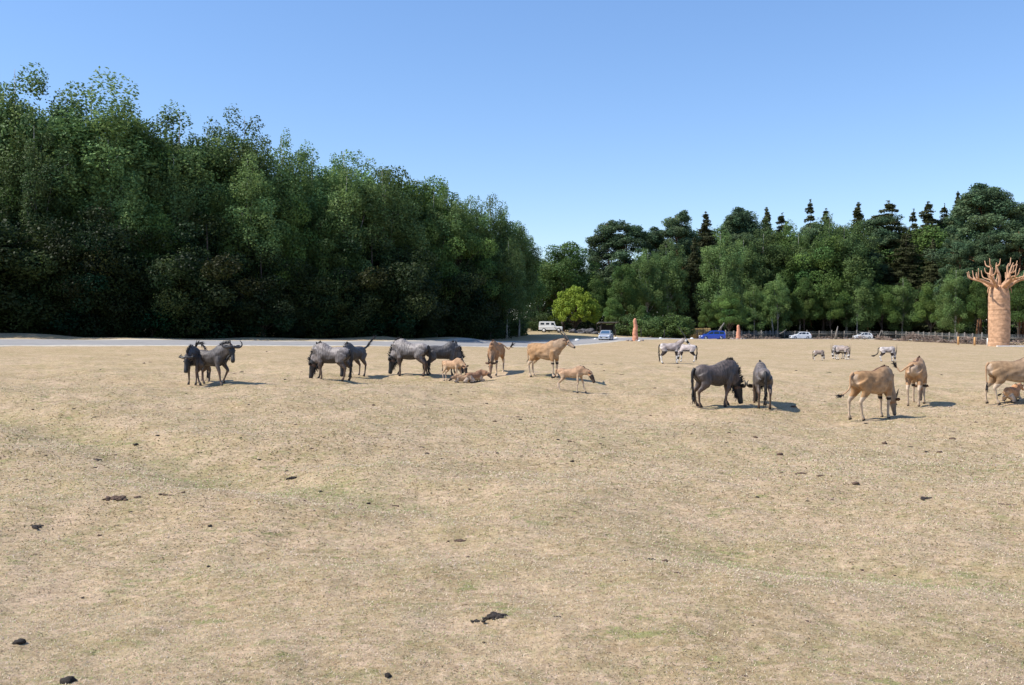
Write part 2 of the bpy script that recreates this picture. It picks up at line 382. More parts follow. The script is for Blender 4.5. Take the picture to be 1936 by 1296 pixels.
isg = rng.random(NB) < (.09 + .42 * gk + .12 * (patch > .6)); cb = np.array([.50, .395, .27]) * rng.uniform(.55, 1.25, NB)[:, None] * np.array([1, 1, 1]) + rng.normal(0, .02, (NB, 3))
cb[isg] = np.array([.235, .27, .095]) * rng.uniform(.6, 1.3, isg.sum())[:, None]
br = rng.random(NB) < .07; cb[br] = np.array([.24, .16, .09]) * rng.uniform(.6, 1.2, br.sum())[:, None]; cb = np.clip(cb, .01, .9)
Vb = np.stack([P0, P1, P2], 1).reshape(-1, 3)
gb = link('dry_grass', fast_mesh('dry_grass', Vb, np.arange(NB * 3).reshape(-1, 3), mat('blade', (1, 1, 1), .8, .15, attr=True), np.repeat(cb, 3, 0)))
tag(gb, 'short straw coloured grass blades covering the near pasture', 'grass', kind='stuff')

# ------------------------------------------------------------------ trees
def leaves(C, Nrm, size, colr, name, m, asp=.6, wild=.9):
    n = len(C); d = Nrm + rng.normal(0, wild, (n, 3)); d /= np.linalg.norm(d, axis=1)[:, None]
    a = np.cross(d, rng.normal(0, 1, (n, 3))); a /= np.linalg.norm(a, axis=1)[:, None]; b = np.cross(d, a)
    s = (size * rng.uniform(.6, 1.35, n))[:, None]; a = a * s; b = b * s * asp
    V = np.stack([C - a, C - b * .9 + a * .1, C + a, C + b], 1).reshape(-1, 3)
    return fast_mesh(name, V, np.arange(4 * n).reshape(-1, 4), m, np.repeat(np.clip(colr, .005, 1), 4, 0))
def unit(v): return v / (np.linalg.norm(v, axis=-1, keepdims=True) + 1e-9)
def crown_clumps(H, cl, per, size, base, droop=0, vary=.18, shell=.55, name='crown', m=None):
    """cl: rows cx,cy,cz,rx,rz - leaf clumps spread through the crown"""
    Cs = []; Ns = []; Cc = []
    for k, (cx, cy, cz, rx, rz) in enumerate(cl):
        n = int(per * (rx * rx) / 1.2) + 30; d = unit(rng.normal(0, 1, (n, 3))); rr = rng.random(n) ** (1 / 3) * (1 - shell) + shell
        p = d * rr[:, None] * np.array([rx, rx, rz]); p += rng.normal(0, .09 * rx, (n, 3))
        if droop: 
            t = rng.random(n) ** 1.6 * droop * rng.random(n); p[:, 2] -= t; q_ = (np.round(p[:, :2] / .34) * .34); p[:, :2] = p[:, :2] * .6 + q_ * .4 + rng.normal(0, .05, (n, 2))
        c_ = np.array([cx, cy, cz]); Cs.append(p + c_); out = unit(c_ * np.array([1, 1, 0]) + 1e-6)
        Ns.append(d * .9 + out * .4 + np.array([0, 0, .45]))
        tone = base * (1 + rng.normal(0, vary)) + np.array([.012, .006, 0]) * rng.normal(0, .8)
        Cc.append(np.tile(tone, (n, 1)) * rng.uniform(.75, 1.25, (n, 1)))
    return leaves(np.concatenate(Cs), np.concatenate(Ns), np.full(sum(map(len, Cs)), size), np.concatenate(Cc), name, m or M['leaf'])
def trunk_mesh(H, r, limbs, m, lean=0.0, name='trunk'):
    mb = MB(); P = []; n = 9; ph = rng.uniform(0, 6)
    for i in range(n):
        t = i / (n - 1); P.append((math.sin(t * 4 + ph) * .18 * H / 20 - math.sin(ph) * .18 * H / 20 + lean * t * t, math.cos(t * 3.3 + ph) * .15 * H / 20 - math.cos(ph) * .15 * H / 20, -.3 + t * (H + .1)))
    rs = [r * (1.35 if i == 0 else 1 - .93 * i / (n - 1)) for i in range(n)]; mb.tube(P, rs, 8)
    for (x, y, z, zb_) in limbs:
        t = zb_ / H; k = min(int(t * (n - 1)), n - 2); f = t * (n - 1) - k; b0 = np.array(P[k]) * (1 - f) + np.array(P[k + 1]) * f
        e = np.array([x, y, z]); mid = b0 * .5 + e * .5 + np.array([0, 0, .12 * np.linalg.norm(e - b0)])
        lr = r * .30 * (1 - t) + .02; mb.tube([b0, b0 * .7 + mid * .3, mid, e], [lr, lr * .8, lr * .55, .015], 5)
    return mb.mesh(name, m)
PROTO = {}
def proto(key, H, Wr, cm_, tm): PROTO.setdefault(key, []).append((H, Wr, cm_, tm))
G_birch = np.array([.135, .205, .066]); G_broad = np.array([.082, .135, .032]); G_spruce = np.array([.070, .078, .032]); G_shade = np.array([.024, .040, .012])  # last green is darkened to stand for shade low in the woods
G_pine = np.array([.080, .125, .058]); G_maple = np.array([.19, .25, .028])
for v in range(4):                                      # birch
    H = 20; cl = []; lim = []
    nl = 5 + v % 3; lead = [(0, 0, H)] + [(rng.uniform(.9, 2.3) * math.cos(6.283 * j / nl + v), rng.uniform(.9, 2.3) * math.sin(6.283 * j / nl + v), H * rng.uniform(.82, .96)) for j in range(nl)]
    for lx, ly, lh in lead:
        lim.append((lx * .9, ly * .9, lh * .82, 5.0))
        for k in range(20):
            t = .30 + .68 * ((k + rng.random()) / 20) ** .85; z = lh * (.16 + .86 * t); pr = 2.35 * min(1, .35 + t * 2) * (1 - t) ** .5 + .4; a = rng.uniform(0, 6.283); rr = pr * math.sqrt(rng.random()) * 1.15
            s_ = rng.uniform(.5, 1.0) * (1 - .28 * t); cx, cy = lx * (.75 + .25 * t) + rr * math.cos(a), ly * (.75 + .25 * t) + rr * math.sin(a)
            cl.append((cx, cy, z, s_, s_ * rng.uniform(.9, 1.6)))
            if k % 6 == 2: lim.append((cx, cy, z, max(3.5, z - rr - 1.2)))
    for k in range(52):
        t = rng.uniform(.14, .86); prof = 3.3 * min(1, (t - .02) * 3.2) * (1 - max(0, (t - .5) / .6) ** 2) + .3; a = k * 2.4 + rng.normal(0, .4); rr = prof * math.sqrt(rng.uniform(.2, 1)); s_ = rng.uniform(.6, 1.15)
        cl.append((rr * math.cos(a), rr * math.sin(a), t * H, s_, s_ * rng.uniform(.8, 1.2)))
    proto('birch', H, 3.8, crown_clumps(H, cl, 400, .108, G_birch, droop=1.5), trunk_mesh(H, .17, lim, M['birch_bark']))
for v in range(4):                                      # broadleaf
    H = 15; cl = []; lim = []
    for k in range(80):
        d = unit(rng.normal(0, 1, 3)); d[2] = abs(d[2]) * 1.25 - .35; rr = rng.uniform(.55, 1.0); bul = 1 + .22 * math.sin(3 * math.atan2(d[1], d[0]) + v * 2) 
        x, y, z = d[0] * 4.6 * rr * bul, d[1] * 4.6 * rr * bul, 7.2 + d[2] * 7.0 * rr; s = rng.uniform(.8, 1.55); z = min(max(z, 1.6), H - s * .7)
        cl.append((x, y, z, s, s * .75)); 
        if k % 3 == 0: lim.append((x, y, z, max(1.2, z - 3)))
    proto('broad', H, 5, crown_clumps(H, cl, 330, .118, G_broad, vary=.22), trunk_mesh(H * .9, .24, lim, M['dark_bark']))
for v in range(2):                                      # understorey tree, leaf colour darkened to imitate shade
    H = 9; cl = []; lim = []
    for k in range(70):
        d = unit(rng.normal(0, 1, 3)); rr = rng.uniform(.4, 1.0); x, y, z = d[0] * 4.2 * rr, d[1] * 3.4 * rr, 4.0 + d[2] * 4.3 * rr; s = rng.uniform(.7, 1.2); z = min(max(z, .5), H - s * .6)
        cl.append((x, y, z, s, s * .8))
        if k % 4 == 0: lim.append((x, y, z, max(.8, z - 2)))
    proto('dark', H, 4, crown_clumps(H, cl, 420, .10, G_shade * 1.1, vary=.22), trunk_mesh(H * .9, .16, lim, M['dark_bark']))
for v in range(5):                                      # spruce
    H = 24; Cs = []; Ns = []; Cc = []; lim = []
    nw = [44, 36, 50, 40, 32][v]; Rw = [5.4, 6.2, 4.8, 5.8, 5.0][v]; ex = [.72, .62, .85, .66, .78][v]
    for w_ in range(nw):
        t = (w_ + rng.uniform(0, .6)) / nw; z = H * (.10 + .90 * t); R0 = (Rw * (1 - t) ** ex + .12) * rng.uniform(.6, 1.15)
        for k in range(8 if t < .85 else 5):
            a = k * 6.283 / 8 + w_ * 1.1 + rng.normal(0, .2); L_ = R0 * rng.uniform(.45, 1.2); n = int(30 + 34 * L_)
            s = rng.random(n) ** .7 * L_; lat = rng.normal(0, .16 + .1 * s, n) * .8; dz_ = -.22 * s - .10 * s * s / max(L_, .3) + .18 * np.clip(s - L_ * .7, 0, 9) - np.abs(rng.normal(0, .22, n)) + .05
            Cs.append(np.stack([math.cos(a) * s - math.sin(a) * lat, math.sin(a) * s + math.cos(a) * lat, z + dz_], 1))
            Ns.append(np.tile([math.cos(a) * .5, math.sin(a) * .5, .7], (n, 1))); Cc.append(np.tile(G_spruce * (1 + rng.normal(0, .16)), (n, 1)) * rng.uniform(.7, 1.3, (n, 1)))
    Cs.append(np.stack([rng.normal(0, .05, 40), rng.normal(0, .05, 40), rng.uniform(H * .95, H * 1.01, 40)], 1)); Ns.append(rng.normal(0, 1, (40, 3))); Cc.append(np.tile(G_spruce, (40, 1)))
    cmn = leaves(np.concatenate(Cs), np.concatenate(Ns), np.full(sum(map(len, Cs)), .19), np.concatenate(Cc), 'crown', M['needle'], .42)
    proto('spruce', H, 3.3, cmn, trunk_mesh(H * .97, .24, [], M['dark_bark']))
for v in range(3):                                      # pine
    H = 25; cl = []; lim = []
    for k in range(105):
        t = rng.uniform(.28, .98); prof = 4.3 * math.sin(min(1, (1.06 - t) / .55) * 1.5) + .3; a = k * 2.4 + rng.normal(0, .5); rr = prof * math.sqrt(rng.uniform(.08, 1))
        x, y, z = rr * math.cos(a), rr * math.sin(a), t * H - .25 * rr + rng.normal(0, .3); s = rng.uniform(.8, 1.6)
        cl.append((x, y, z, s * .8, s * .58)); cl.append((x + rng.normal(0, .6), y + rng.normal(0, .6), z + rng.normal(0, .5), s * .6, s * .5)); lim.append((x, y, z - .2, max(5, z - .7 - rr * .25)))
    proto('pine', H, 4.6, crown_clumps(H, cl, 300, .14, G_pine, vary=.16, shell=.15, m=M['needle']), trunk_mesh(H * .97, .27, lim, M['pine_bark']))
for v in range(1):                                      # golden maple
    H = 9.4; cl = []; lim = []
    for k in range(170):
        d = unit(rng.normal(0, 1, 3)); d[2] = abs(d[2]) * 1.35 - .4; rr = rng.uniform(.55, 1.0) * rng.uniform(.9, 1.06)
        tap = 1 - .45 * max(0, d[2])
        x, y, z = d[0] * 4.3 * rr * tap, d[1] * 4.3 * rr * tap, 3.7 + d[2] * 5.0 * rr; s = rng.uniform(.38, .72)
        cl.append((x, y, max(z, .8), s, s * .9)); 
        if k % 3 == 0: lim.append((x, y, z, max(1, z - 2)))
    proto('maple', H, 4.9, crown_clumps(H, cl, 420, .12, G_maple, vary=.14), trunk_mesh(H * .85, .18, lim, M['dark_bark']))
for v in range(3):                                      # shrub
    H = 3.4; cl = []
    for k in range(34):
        a = rng.uniform(0, 6.28); rr = 2.3 * math.sqrt(rng.random()); z = rng.uniform(.4, 3.0) * (1 - (rr / 3.1) ** 2); s = rng.uniform(.4, .8); cl.append((rr * math.cos(a), rr * math.sin(a), z, s, s * .8))
    mb = MB()
    for k in range(6): a = k * 1.05; mb.tube([(0, 0, -.1), (.5 * math.cos(a), .5 * math.sin(a), 1), (1.3 * math.cos(a), 1.3 * math.sin(a), 2.2)], [.06, .04, .01], 5)
    proto('shrub', H, 2.7, crown_clumps(H, cl, 520, .11, np.array([.075, .115, .03])), mb.mesh('stem', M['dark_bark']))
OBJN = {'birch': 'birch_tree', 'broad': 'leafy_tree', 'spruce': 'spruce_tree', 'pine': 'pine_tree', 'maple': 'maple_tree', 'shrub': 'shrub', 'dark': 'understorey_tree'}
tcount = 0
def tree(kind, px, Y, ytop, label, group, wide=1.0, x=None):
    global tcount; tcount += 1
    P = PROTO[kind]; H, Wr, cmn, tmn = P[tcount % len(P)]
    X = (px - 968) / F * Y if x is None else x; z = gz(X, Y); top = pt(px, ytop, Y)[2]; h = top - z; s = h / H
    sw = s * wide * (1.06 if kind == 'maple' else rng.uniform(.92, 1.22))
    o = empty(OBJN[kind], (X, Y, z), rng.uniform(0, 6.28), (sw, sw * rng.uniform(.92, 1.08), s))
    link('trunk' if kind != 'shrub' else 'stem', tmn, o); link('crown' if kind != 'shrub' else 'foliage', cmn, o)
    tag(o, label, 'shrub' if kind == 'shrub' else 'tree', group); return o
LG = 'trees of the dark wood behind the road'; RG = 'trees of the far wood behind the fence'
LA = [('birch',-330,84,150,1,None),('birch',-230,85,170,1,None),('birch',-130,84,160,1,None),
 ('birch',-40,84,160,1.1,'tall birch at the left edge of the photo'),
 ('birch',45,84,128,1.15,'tallest birch with feathery top at the left end of the wood'),
 ('birch',115,88,215,1,'birch in the dip between the two tallest tops of the left wood'),
 ('birch',185,86,150,1.2,'second tallest birch, with a twin-headed top, left wood'),
 ('broad',262,89,188,.8,'narrow leafy treetop just right of the second tallest birch'),
 ('birch',345,91,206,1.2,'birch with rounded top above the two leftmost wildebeest'),
 ('birch',400,95,240,1,'lower birch crown between two rounded tops of the left wood'),
 ('birch',458,94,216,.95,'slim pointed birch top standing above its neighbours in mid wood'),
 ('birch',528,97,255,1,'yellowish birch just left of the notch in the treeline'),
 ('birch',592,101,276,1.1,'pale birch just right of the notch in the treeline'),
 ('birch',655,104,284,1.1,'birch top above the grey grazing wildebeest, flat skyline'),
 ('broad',728,107,287,.85,'dark rounded treetop at the end of the flat skyline'),
 ('broad',795,112,316,.8,'dark round-headed tree at the first step down of the skyline'),
 ('birch',842,116,342,1,'feathery birch on the falling skyline of the left wood'),
 ('birch',890,120,370,1,'pale birch on the falling skyline above the dark grazing wildebeest'),
 ('birch',930,124,374,1,'last full birch before the end of the left wood'),
 ('birch',962,128,398,1.05,'drooping birch at the right end of the left wood'),
 ('birch',981,131,425,.9,'outermost drooping birch hanging over the gap between the woods')]
LB = [('broad',-200,76,300,1,None),('broad',-90,76,310,1,None),('broad',15,79,330,.8,'dark broad tree low at the left edge of the wood'),
 ('birch',75,80,235,1,'leaning birch in the front row below the tallest top'),
 ('broad',150,82,350,.85,'dark leafy tree in the front row below the twin-headed birch'),
 ('birch',215,83,262,1,'front row birch right of the twin-headed birch'),
 ('broad',285,85,345,.85,'very dark leafy tree in the front row above the gap left of the wildebeest'),
 ('birch',335,87,290,1,'front row birch right above the leftmost wildebeest'),
 ('broad',405,88,342,.6,'bright green leafy tree poking out of the dark front of the wood'),
 ('birch',470,90,300,1,'front row birch below the slim pointed top'),
 ('broad',535,92,352,.8,'dark leafy tree in the front row below the notch in the treeline'),
 ('broad',615,94,372,.85,'large dark leafy tree above the wildebeest flicking its tail'),
 ('birch',660,98,318,1,'front row birch with fine drooping sprays above the grazing pair'),
 ('birch',725,100,322,1.2,'big weeping birch with a bare arched bough in the middle of the wood'),
 ('broad',790,105,400,.7,'low dark tree beneath the weeping birch'),
 ('birch',825,108,365,1,'front row birch right of the weeping birch'),
 ('broad',870,109,392,.85,'mid green leafy tree in the front row near the end of the wood'),
 ('broad',925,114,440,.8,'rounded leafy tree filling the end of the left wood'),
 ('birch',958,119,455,.85,'low birch at the right corner of the left wood')]
for k, px, Y, yt, wd, lb in LA + LB:
    tree(k, px, Y, yt, lb or 'tree continuing the dark wood beyond the left edge of the photo', LG, wd)
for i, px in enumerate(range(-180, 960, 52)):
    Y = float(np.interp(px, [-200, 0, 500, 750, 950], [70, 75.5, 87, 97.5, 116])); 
    tree('dark', px, Y, float(np.interp(px, [0, 500, 960], [440, 470, 530])) + rng.uniform(-75, 60), 'understorey tree with shade painted into its leaves at the foot of the left wood', 'understorey trees at the foot of the left wood', 1.1)
for i, px in enumerate(range(-300, 960, 62)):
    Y = float(np.interp(px, [-300, 0, 500, 950], [92, 93, 106, 134])); yt = float(np.interp(px, [-300, 50, 200, 350, 550, 720, 850, 960], [190, 190, 210, 250, 310, 325, 390, 440]))
    tree(['broad', 'birch'][i % 2], px, Y + rng.uniform(0, 4), yt, 'shaded tree deep inside the dark left wood', LG, 1)
for px, Y, yt, lb in [(-60,74,560,None),(950,134,592,'light green shrub at the foot of the last tree of the left wood'),(962,138,592,'dark shrub in the shade left of the white off-roader')]:
    tree('shrub', px, Y, yt, lb or 'shrub beyond the left edge of the photo', 'shrubs at the woodland edge', 1.2)
RA = [('broad',1018,188,478,1.0,'dark rounded tree at the left end of the far wood'),
 ('broad',1064,182,444,1.15,'big dark green oak-like tree behind the golden maple'),
 ('pine',1148,192,416,1.1,'open pine with sky showing through, leftmost of the far wood'),
 ('pine',1188,190,420,1.2,'broad layered pine right of the open pine'),
 ('pine',1238,196,430,1,'lower pine above the left terracotta pillar'),
 ('pine',1281,192,399,.9,'tall ragged pine above the standing oryx pair'),
 ('spruce',1333,197,403,1.1,'dark pointed spruce left of the right terracotta pillar'),
 ('pine',1396,192,393,1,'pine with rounded head above the right terracotta pillar'),
 ('spruce',1448,200,394,1,'left one of two dark spruces standing close in mid far wood'),
 ('spruce',1477,202,405,1,'right one of two dark spruces standing close in mid far wood'),
 ('spruce',1530,200,380,.75,'thin half-bare spruce rising above the far wood'),
 ('spruce',1560,202,397,.8,'bluish spruce beside the thin half-bare spruce'),
 ('broad',1588,196,408,.8,'leafy treetop between spruces above the young oryx'),
 ('spruce',1620,200,385,1.1,'wide black spruce top above the second white hatchback'),
 ('spruce',1677,195,382,1.35,'broad spruce with bare trunk showing above the lone oryx'),
 ('spruce',1725,200,397,1,'small spruce top in the cluster left of the big pine'),
 ('spruce',1752,200,384,1.1,'pointed spruce with reddish trunk in the cluster left of the big pine'),
 ('spruce',1783,202,388,.7,'narrow spruce close to the big pine'),
 ('spruce',1808,202,364,.7,'tallest thin spruce touching the big pine'),
 ('pine',1850,172,348,1.1,'big dense pine, highest crown of the far wood'),
 ('pine',1888,174,356,.9,'second big pine crown directly behind the baobab sculpture'),
 ('pine',1934,172,382,1,'pine crown at the right edge of the photo'),
 ('pine',2010,172,370,1,None),('spruce',2080,174,380,1,None)]
RBm = [('broad',1128,178,520,.9,'dark leafy tree right behind the golden maple'),
 ('broad',1175,178,488,.8,'leafy tree below the broad layered pine'),
 ('birch',1222,182,470,1.1,'weeping birch above the left terracotta pillar'),
 ('birch',1262,184,462,1.1,'weeping birch above the oryx pair'),
 ('spruce',1312,186,450,1,'dark spruce hanging low above the blue car'),
 ('birch',1362,182,438,1.1,'pale weeping birch above the blue car'),
 ('birch',1402,182,452,1.1,'weeping birch beneath the round-headed pine'),
 ('birch',1438,184,440,1.2,'long weeping birch in the middle of the far wood'),
 ('broad',1480,184,448,.8,'leafy tree behind the silver hatchback roof'),
 ('birch',1512,184,440,1.1,'birch above the first white hatchback'),
 ('broad',1556,182,432,.8,'tall leafy tree above the gap between the white hatchbacks'),
 ('birch',1600,182,426,1.2,'light birch above the second white hatchback'),
 ('pine',1640,184,452,.8,'low pine between birch and broad spruce'),
 ('spruce',1712,184,440,1.2,'spruce with sweeping boughs left of the spruce cluster'),
 ('spruce',1762,186,452,1.1,'spruce with sweeping boughs right of the spruce cluster'),
 ('pine',1812,166,452,.9,'mid height pine left of the baobab sculpture'),
 ('pine',1868,164,440,.9,'mid height pine behind the baobab trunk'),
 ('pine',1925,164,430,1,'mid height pine right of the baobab trunk'),('birch',1985,164,440,1,None)]
RCm = [('shrub',1020,168,585,1.3,'low bush left of the golden maple'),
 ('broad',1160,172,560,.8,'bushy tree behind the silver car'),
 ('broad',1215,170,572,.75,'low bushy tree behind the left terracotta pillar'),
 ('shrub',1190,162,590,1.2,'light green bush beside the left terracotta pillar'),
 ('shrub',1238,158,584,1.3,'round bush right of the left terracotta pillar'),
 ('shrub',1272,158,590,1.1,'bush next to the thatched screen'),
 ('broad',1340,176,566,.8,'bushy tree behind the blue car'),
 ('broad',1378,174,548,.9,'leafy tree behind the right terracotta pillar'),
 ('birch',1425,176,540,1.3,'low birch at the fence right of the terracotta pillar'),
 ('birch',1470,176,522,1.3,'low birch at the fence left of the first white hatchback'),
 ('broad',1520,177,515,.7,'low leafy tree at the fence behind the first white hatchback'),
 ('broad',1570,177,520,.75,'low leafy tree at the fence between the white hatchbacks'),
 ('birch',1620,177,505,1.2,'low birch at the fence behind the second white hatchback'),
 ('broad',1668,176,530,.75,'round leafy tree at the fence above the lone oryx'),
 ('birch',1705,176,525,1.2,'low birch at the fence above the brushwood heap'),
 ('broad',1760,170,528,.75,'leafy tree at the fence left of the orange posts'),
 ('birch',1805,162,510,1.2,'low birch at the fence above the orange posts'),
 ('broad',1850,160,520,.7,'dark leafy tree left of the baobab trunk'),
 ('broad',1925,158,512,.8,'dark leafy tree right of the baobab trunk'),('broad',1990,158,510,.8,None)]
for i, px in enumerate(range(1300, 1840, 33)):
    yt = float(np.interp(px, [1300, 1400, 1480, 1600, 1700, 1800], [430, 416, 422, 412, 416, 416])) + rng.uniform(-12, 16)
    tree(['birch', 'broad', 'birch', 'pine'][i % 4], px, 208, yt, 'tree packed between the spruces of the far wood', RG, 1.1)
for k, px, Y, yt, wd, lb in RA + RBm + RCm:
    if 1395 <= px < 1745: Y += 16
    elif px >= 1745: Y += 8
    if k in ('pine', 'spruce'): wd *= 1.2
    tree(k, px, Y, yt, lb or 'tree continuing the far wood beyond the right edge of the photo', RG if k != 'shrub' else 'shrubs at the woodland edge', wd)
tree('maple', 1088, 166, 526, 'golden green maple standing alone by the white off-roader', None, 1.0)
# dense masses deep in the woods, and low growth with shade put into its leaf colour
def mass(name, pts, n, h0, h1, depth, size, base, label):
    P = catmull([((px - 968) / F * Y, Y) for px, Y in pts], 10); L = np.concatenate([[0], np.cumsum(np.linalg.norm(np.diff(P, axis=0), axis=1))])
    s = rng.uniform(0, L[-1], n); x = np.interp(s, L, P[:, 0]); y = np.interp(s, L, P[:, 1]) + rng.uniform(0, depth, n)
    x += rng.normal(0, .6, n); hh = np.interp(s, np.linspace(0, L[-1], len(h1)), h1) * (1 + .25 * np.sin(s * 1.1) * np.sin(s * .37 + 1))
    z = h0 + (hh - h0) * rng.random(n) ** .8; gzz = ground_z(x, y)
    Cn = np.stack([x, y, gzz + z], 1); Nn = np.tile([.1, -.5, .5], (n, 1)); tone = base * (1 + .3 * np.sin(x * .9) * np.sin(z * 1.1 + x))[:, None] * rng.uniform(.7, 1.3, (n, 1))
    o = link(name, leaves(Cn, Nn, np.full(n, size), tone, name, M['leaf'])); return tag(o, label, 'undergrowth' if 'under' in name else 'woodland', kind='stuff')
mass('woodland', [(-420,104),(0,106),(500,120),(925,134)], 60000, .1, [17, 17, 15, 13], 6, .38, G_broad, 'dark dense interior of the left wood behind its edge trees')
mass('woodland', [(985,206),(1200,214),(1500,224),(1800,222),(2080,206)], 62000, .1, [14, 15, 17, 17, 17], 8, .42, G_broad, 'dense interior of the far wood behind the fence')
mass('undergrowth', [(-420,72),(0,78),(500,89),(900,112),(955,122)], 130000, 0, [5.5, 5.5, 5, 4.5], 8, .12, G_shade, 'undergrowth with shade painted into its leaf colour along the foot of the left wood')
mass('undergrowth', [(985,192),(1200,190),(1380,196),(1500,205),(1750,203),(1850,184),(2080,180)], 30000, 0, [4, 4, 2.6, 2.4, 2.4], 6, .2, G_shade, 'low growth with shade painted into its leaf colour beneath the far wood')
# bare boughs and trunks seen against the dark
for P, r, nm, lb in [([(712, 545), (716, 520), (724, 500), (735, 492)], .09, 'bare_bough', None)]: pass

# ------------------------------------------------------------------ roadside things right of the wood
def lump(n, r, seed, flat=.6, rough=.25):
    """uneven rounded lump"""
    import bmesh
    bm = bmesh.new(); bmesh.ops.create_icosphere(bm, subdivisions=n, radius=1)
    for v in bm.verts:
        d = 1 + rough * noise.noise(v.co * 1.8 + Vector((seed * 3.1, seed * 1.7, 0))) * 1.6 + rough * .6 * noise.noise(v.co * 4.5 + Vector((seed, 0, seed)))
        v.co = Vector((v.co.x * d * r, v.co.y * d * r, v.co.z * d * r * flat))
    V = [tuple(v.co) for v in bm.verts]; Fc = [tuple(v.index for v in f.verts) for f in bm.faces]; bm.free(); return V, Fc
stones = [(1091,112,1,'white stone on the verge left of the silver car'),(1125.5,118,.75,'flat white stone just left of the silver car'),
          (1165,122,.85,'white stone just right of the silver car'),(1249,136,.8,'white stone on the verge behind the oryx pair'),
          (1308,140,1,'white stone left of the blue car'),(1208,108,.6,'white stone at the foot of the left terracotta pillar')]
for i, (px, Y, s, lb) in enumerate(stones):
    mb = MB(); v, f = lump(2, .24 * s, i + 3, .75, .15); mb.add(v, f); o = mb.build('white_stone', M['white_stone']); p = onY(px, Y); o.location = (p[0], p[1], p[2] + .1 * s); o.scale = (1.25, 1, 1)
    tag(o, lb, 'stone', 'white stones along the verge')
def pillar(px, Y, H, seed, label):
    o = empty('terracotta_pillar', onY(px, Y)); S = []
    for i in range(22):
        t = i / 21; r = .20 * (1 - t) ** 1.4 + .20; r *= 1 + .07 * noise.noise(Vector((t * 9, seed, 0))) + .04 * math.sin(t * 40)
        if t > .9: r *= math.sqrt(max(.05, 1 - ((t - .9) / .11) ** 2))
        S.append((.08 * noise.noise(Vector((t * 4, seed, 5))), .05 * noise.noise(Vector((t * 4, seed, 9))), -.1 + t * H, r, r))
    v, f = loft(S, 18); v2 = []
    for p in v:
        k = 1 + .10 * noise.noise(Vector((p[0] * 3, p[1] * 3, p[2] * 2.2 + seed))); v2.append((p[0] * k, p[1] * k, p[2]))
    MB().add(v2, f).build('column', M['terracotta'], o)
    for k in range(9):
        a = k * .7 + seed; rr = rng.uniform(.7, 1.15); mb = MB(); vv, ff = lump(1, rng.uniform(.14, .26), k + seed, .6); mb.add(vv, ff)
        s_ = mb.build('stone', M['grey_rock'], o); s_.location = (rr * math.cos(a), rr * math.sin(a), .06)
    return tag(o, label, 'pillar', 'terracotta pillars beside the road')
pillar(1201, 110, 2.85, 2, 'taller terracotta pillar with stones at its foot right of the silver car')
pillar(1396, 134, 2.25, 5, 'shorter terracotta pillar standing right of the blue car')
posts = [(1038,150,1.35,.09,'dark post in front of the white off-roader'),(1164,140,1.2,.07,'dark post right of the silver car'),
         (1212,142,1.5,.08,'dark post just right of the left terracotta pillar'),(1256,146,1.5,.08,'dark post behind the oryx pair'),
         (1318,150,1.6,.09,'dark post in front of the thatched screen')]
for px, Y, H, r, lb in posts:
    mb = MB(); p = onY(px, Y); mb.tube([(0, 0, -.2), (0.01, 0, H * .5), (0.02, 0, H)], [r, r * .95, r * .85], 8); o = mb.build('wooden_post', M['wood_dark']); o.location = p
    tag(o, lb, 'post', 'dark wooden posts by the road')
# boulders under the maple
for i, (px, Y, s) in enumerate([(1083,152,.75),(1101,153,.95),(1114,153,1.05),(1125,152,.6)]):
    mb = MB(); v, f = lump(3, s, i * 2 + 11, .62, .3); mb.add(v, f); o = mb.build('boulder', M['rock']); p = onY(px, Y); o.location = (p[0], p[1], p[2] + .25 * s)
    tag(o, ['leftmost dark boulder under the golden maple', 'second dark boulder from the left under the golden maple', 'largest dark boulder under the golden maple', 'small dark boulder nearest the silver car'][i], 'boulder', 'dark boulders under the maple')
# small hut
h = empty('small_hut', onY(1148, 152)); mb = MB()
for x in (-1.1, 1.1):
    for y in (-.9, .9): MB().box((x, y, 1.0), (.16, .16, 2.2)).build('post', M['wood_dark'], h, False)
MB().box((0, .93, .9), (2.1, .08, 1.7)).build('back_wall', M['wood_dark'], h, False)
MB().box((-1.13, 0, .9), (.08, 1.7, 1.7)).build('side_wall', M['wood_dark'], h, False)
MB().add([(-1.6, -1.4, 2.15), (1.6, -1.4, 2.15), (1.6, 1.3, 1.9), (-1.6, 1.3, 1.9), (-1.6, -1.4, 2.27), (1.6, -1.4, 2.27), (1.6, 1.3, 2.02), (-1.6, 1.3, 2.02)],
         [(3, 2, 1, 0), (4, 5, 6, 7), (0, 1, 5, 4), (1, 2, 6, 5), (2, 3, 7, 6), (3, 0, 4, 7)]).build('roof', M['roof'], h, False)
tag(h, 'small dark open hut with flat pale roof behind the silver car', 'hut')
# thatched screen
h = empty('thatched_screen', onY(1315, 162)); mb = MB(); nS = 46
for i in range(nS):
    x = -2.7 + 5.4 * i / (nS - 1); H = 1.95 - .9 * max(0, (-x - 1.2) / 1.5) ** 1.3 + rng.uniform(-.05, .05)
    q_ = MB(); q_.tube([(x, rng.uniform(-.05, .05), -.1), (x + rng.uniform(-.03, .03), 0, H)], [.085, .06], 5); q_.build('reed_bundle', M['thatch'], h)
for x in (-1.1, 1.35): MB().box((x, -.14, .95), (.10, .1, 2.0)).build('post', M['wood_dark'], h, False)
MB().box((.1, -.14, 1.97), (2.6, .08, .08)).build('rail', M['wood_dark'], h, False)
tag(h, 'tan thatched reed screen with dark posts left of the blue car', 'screen')

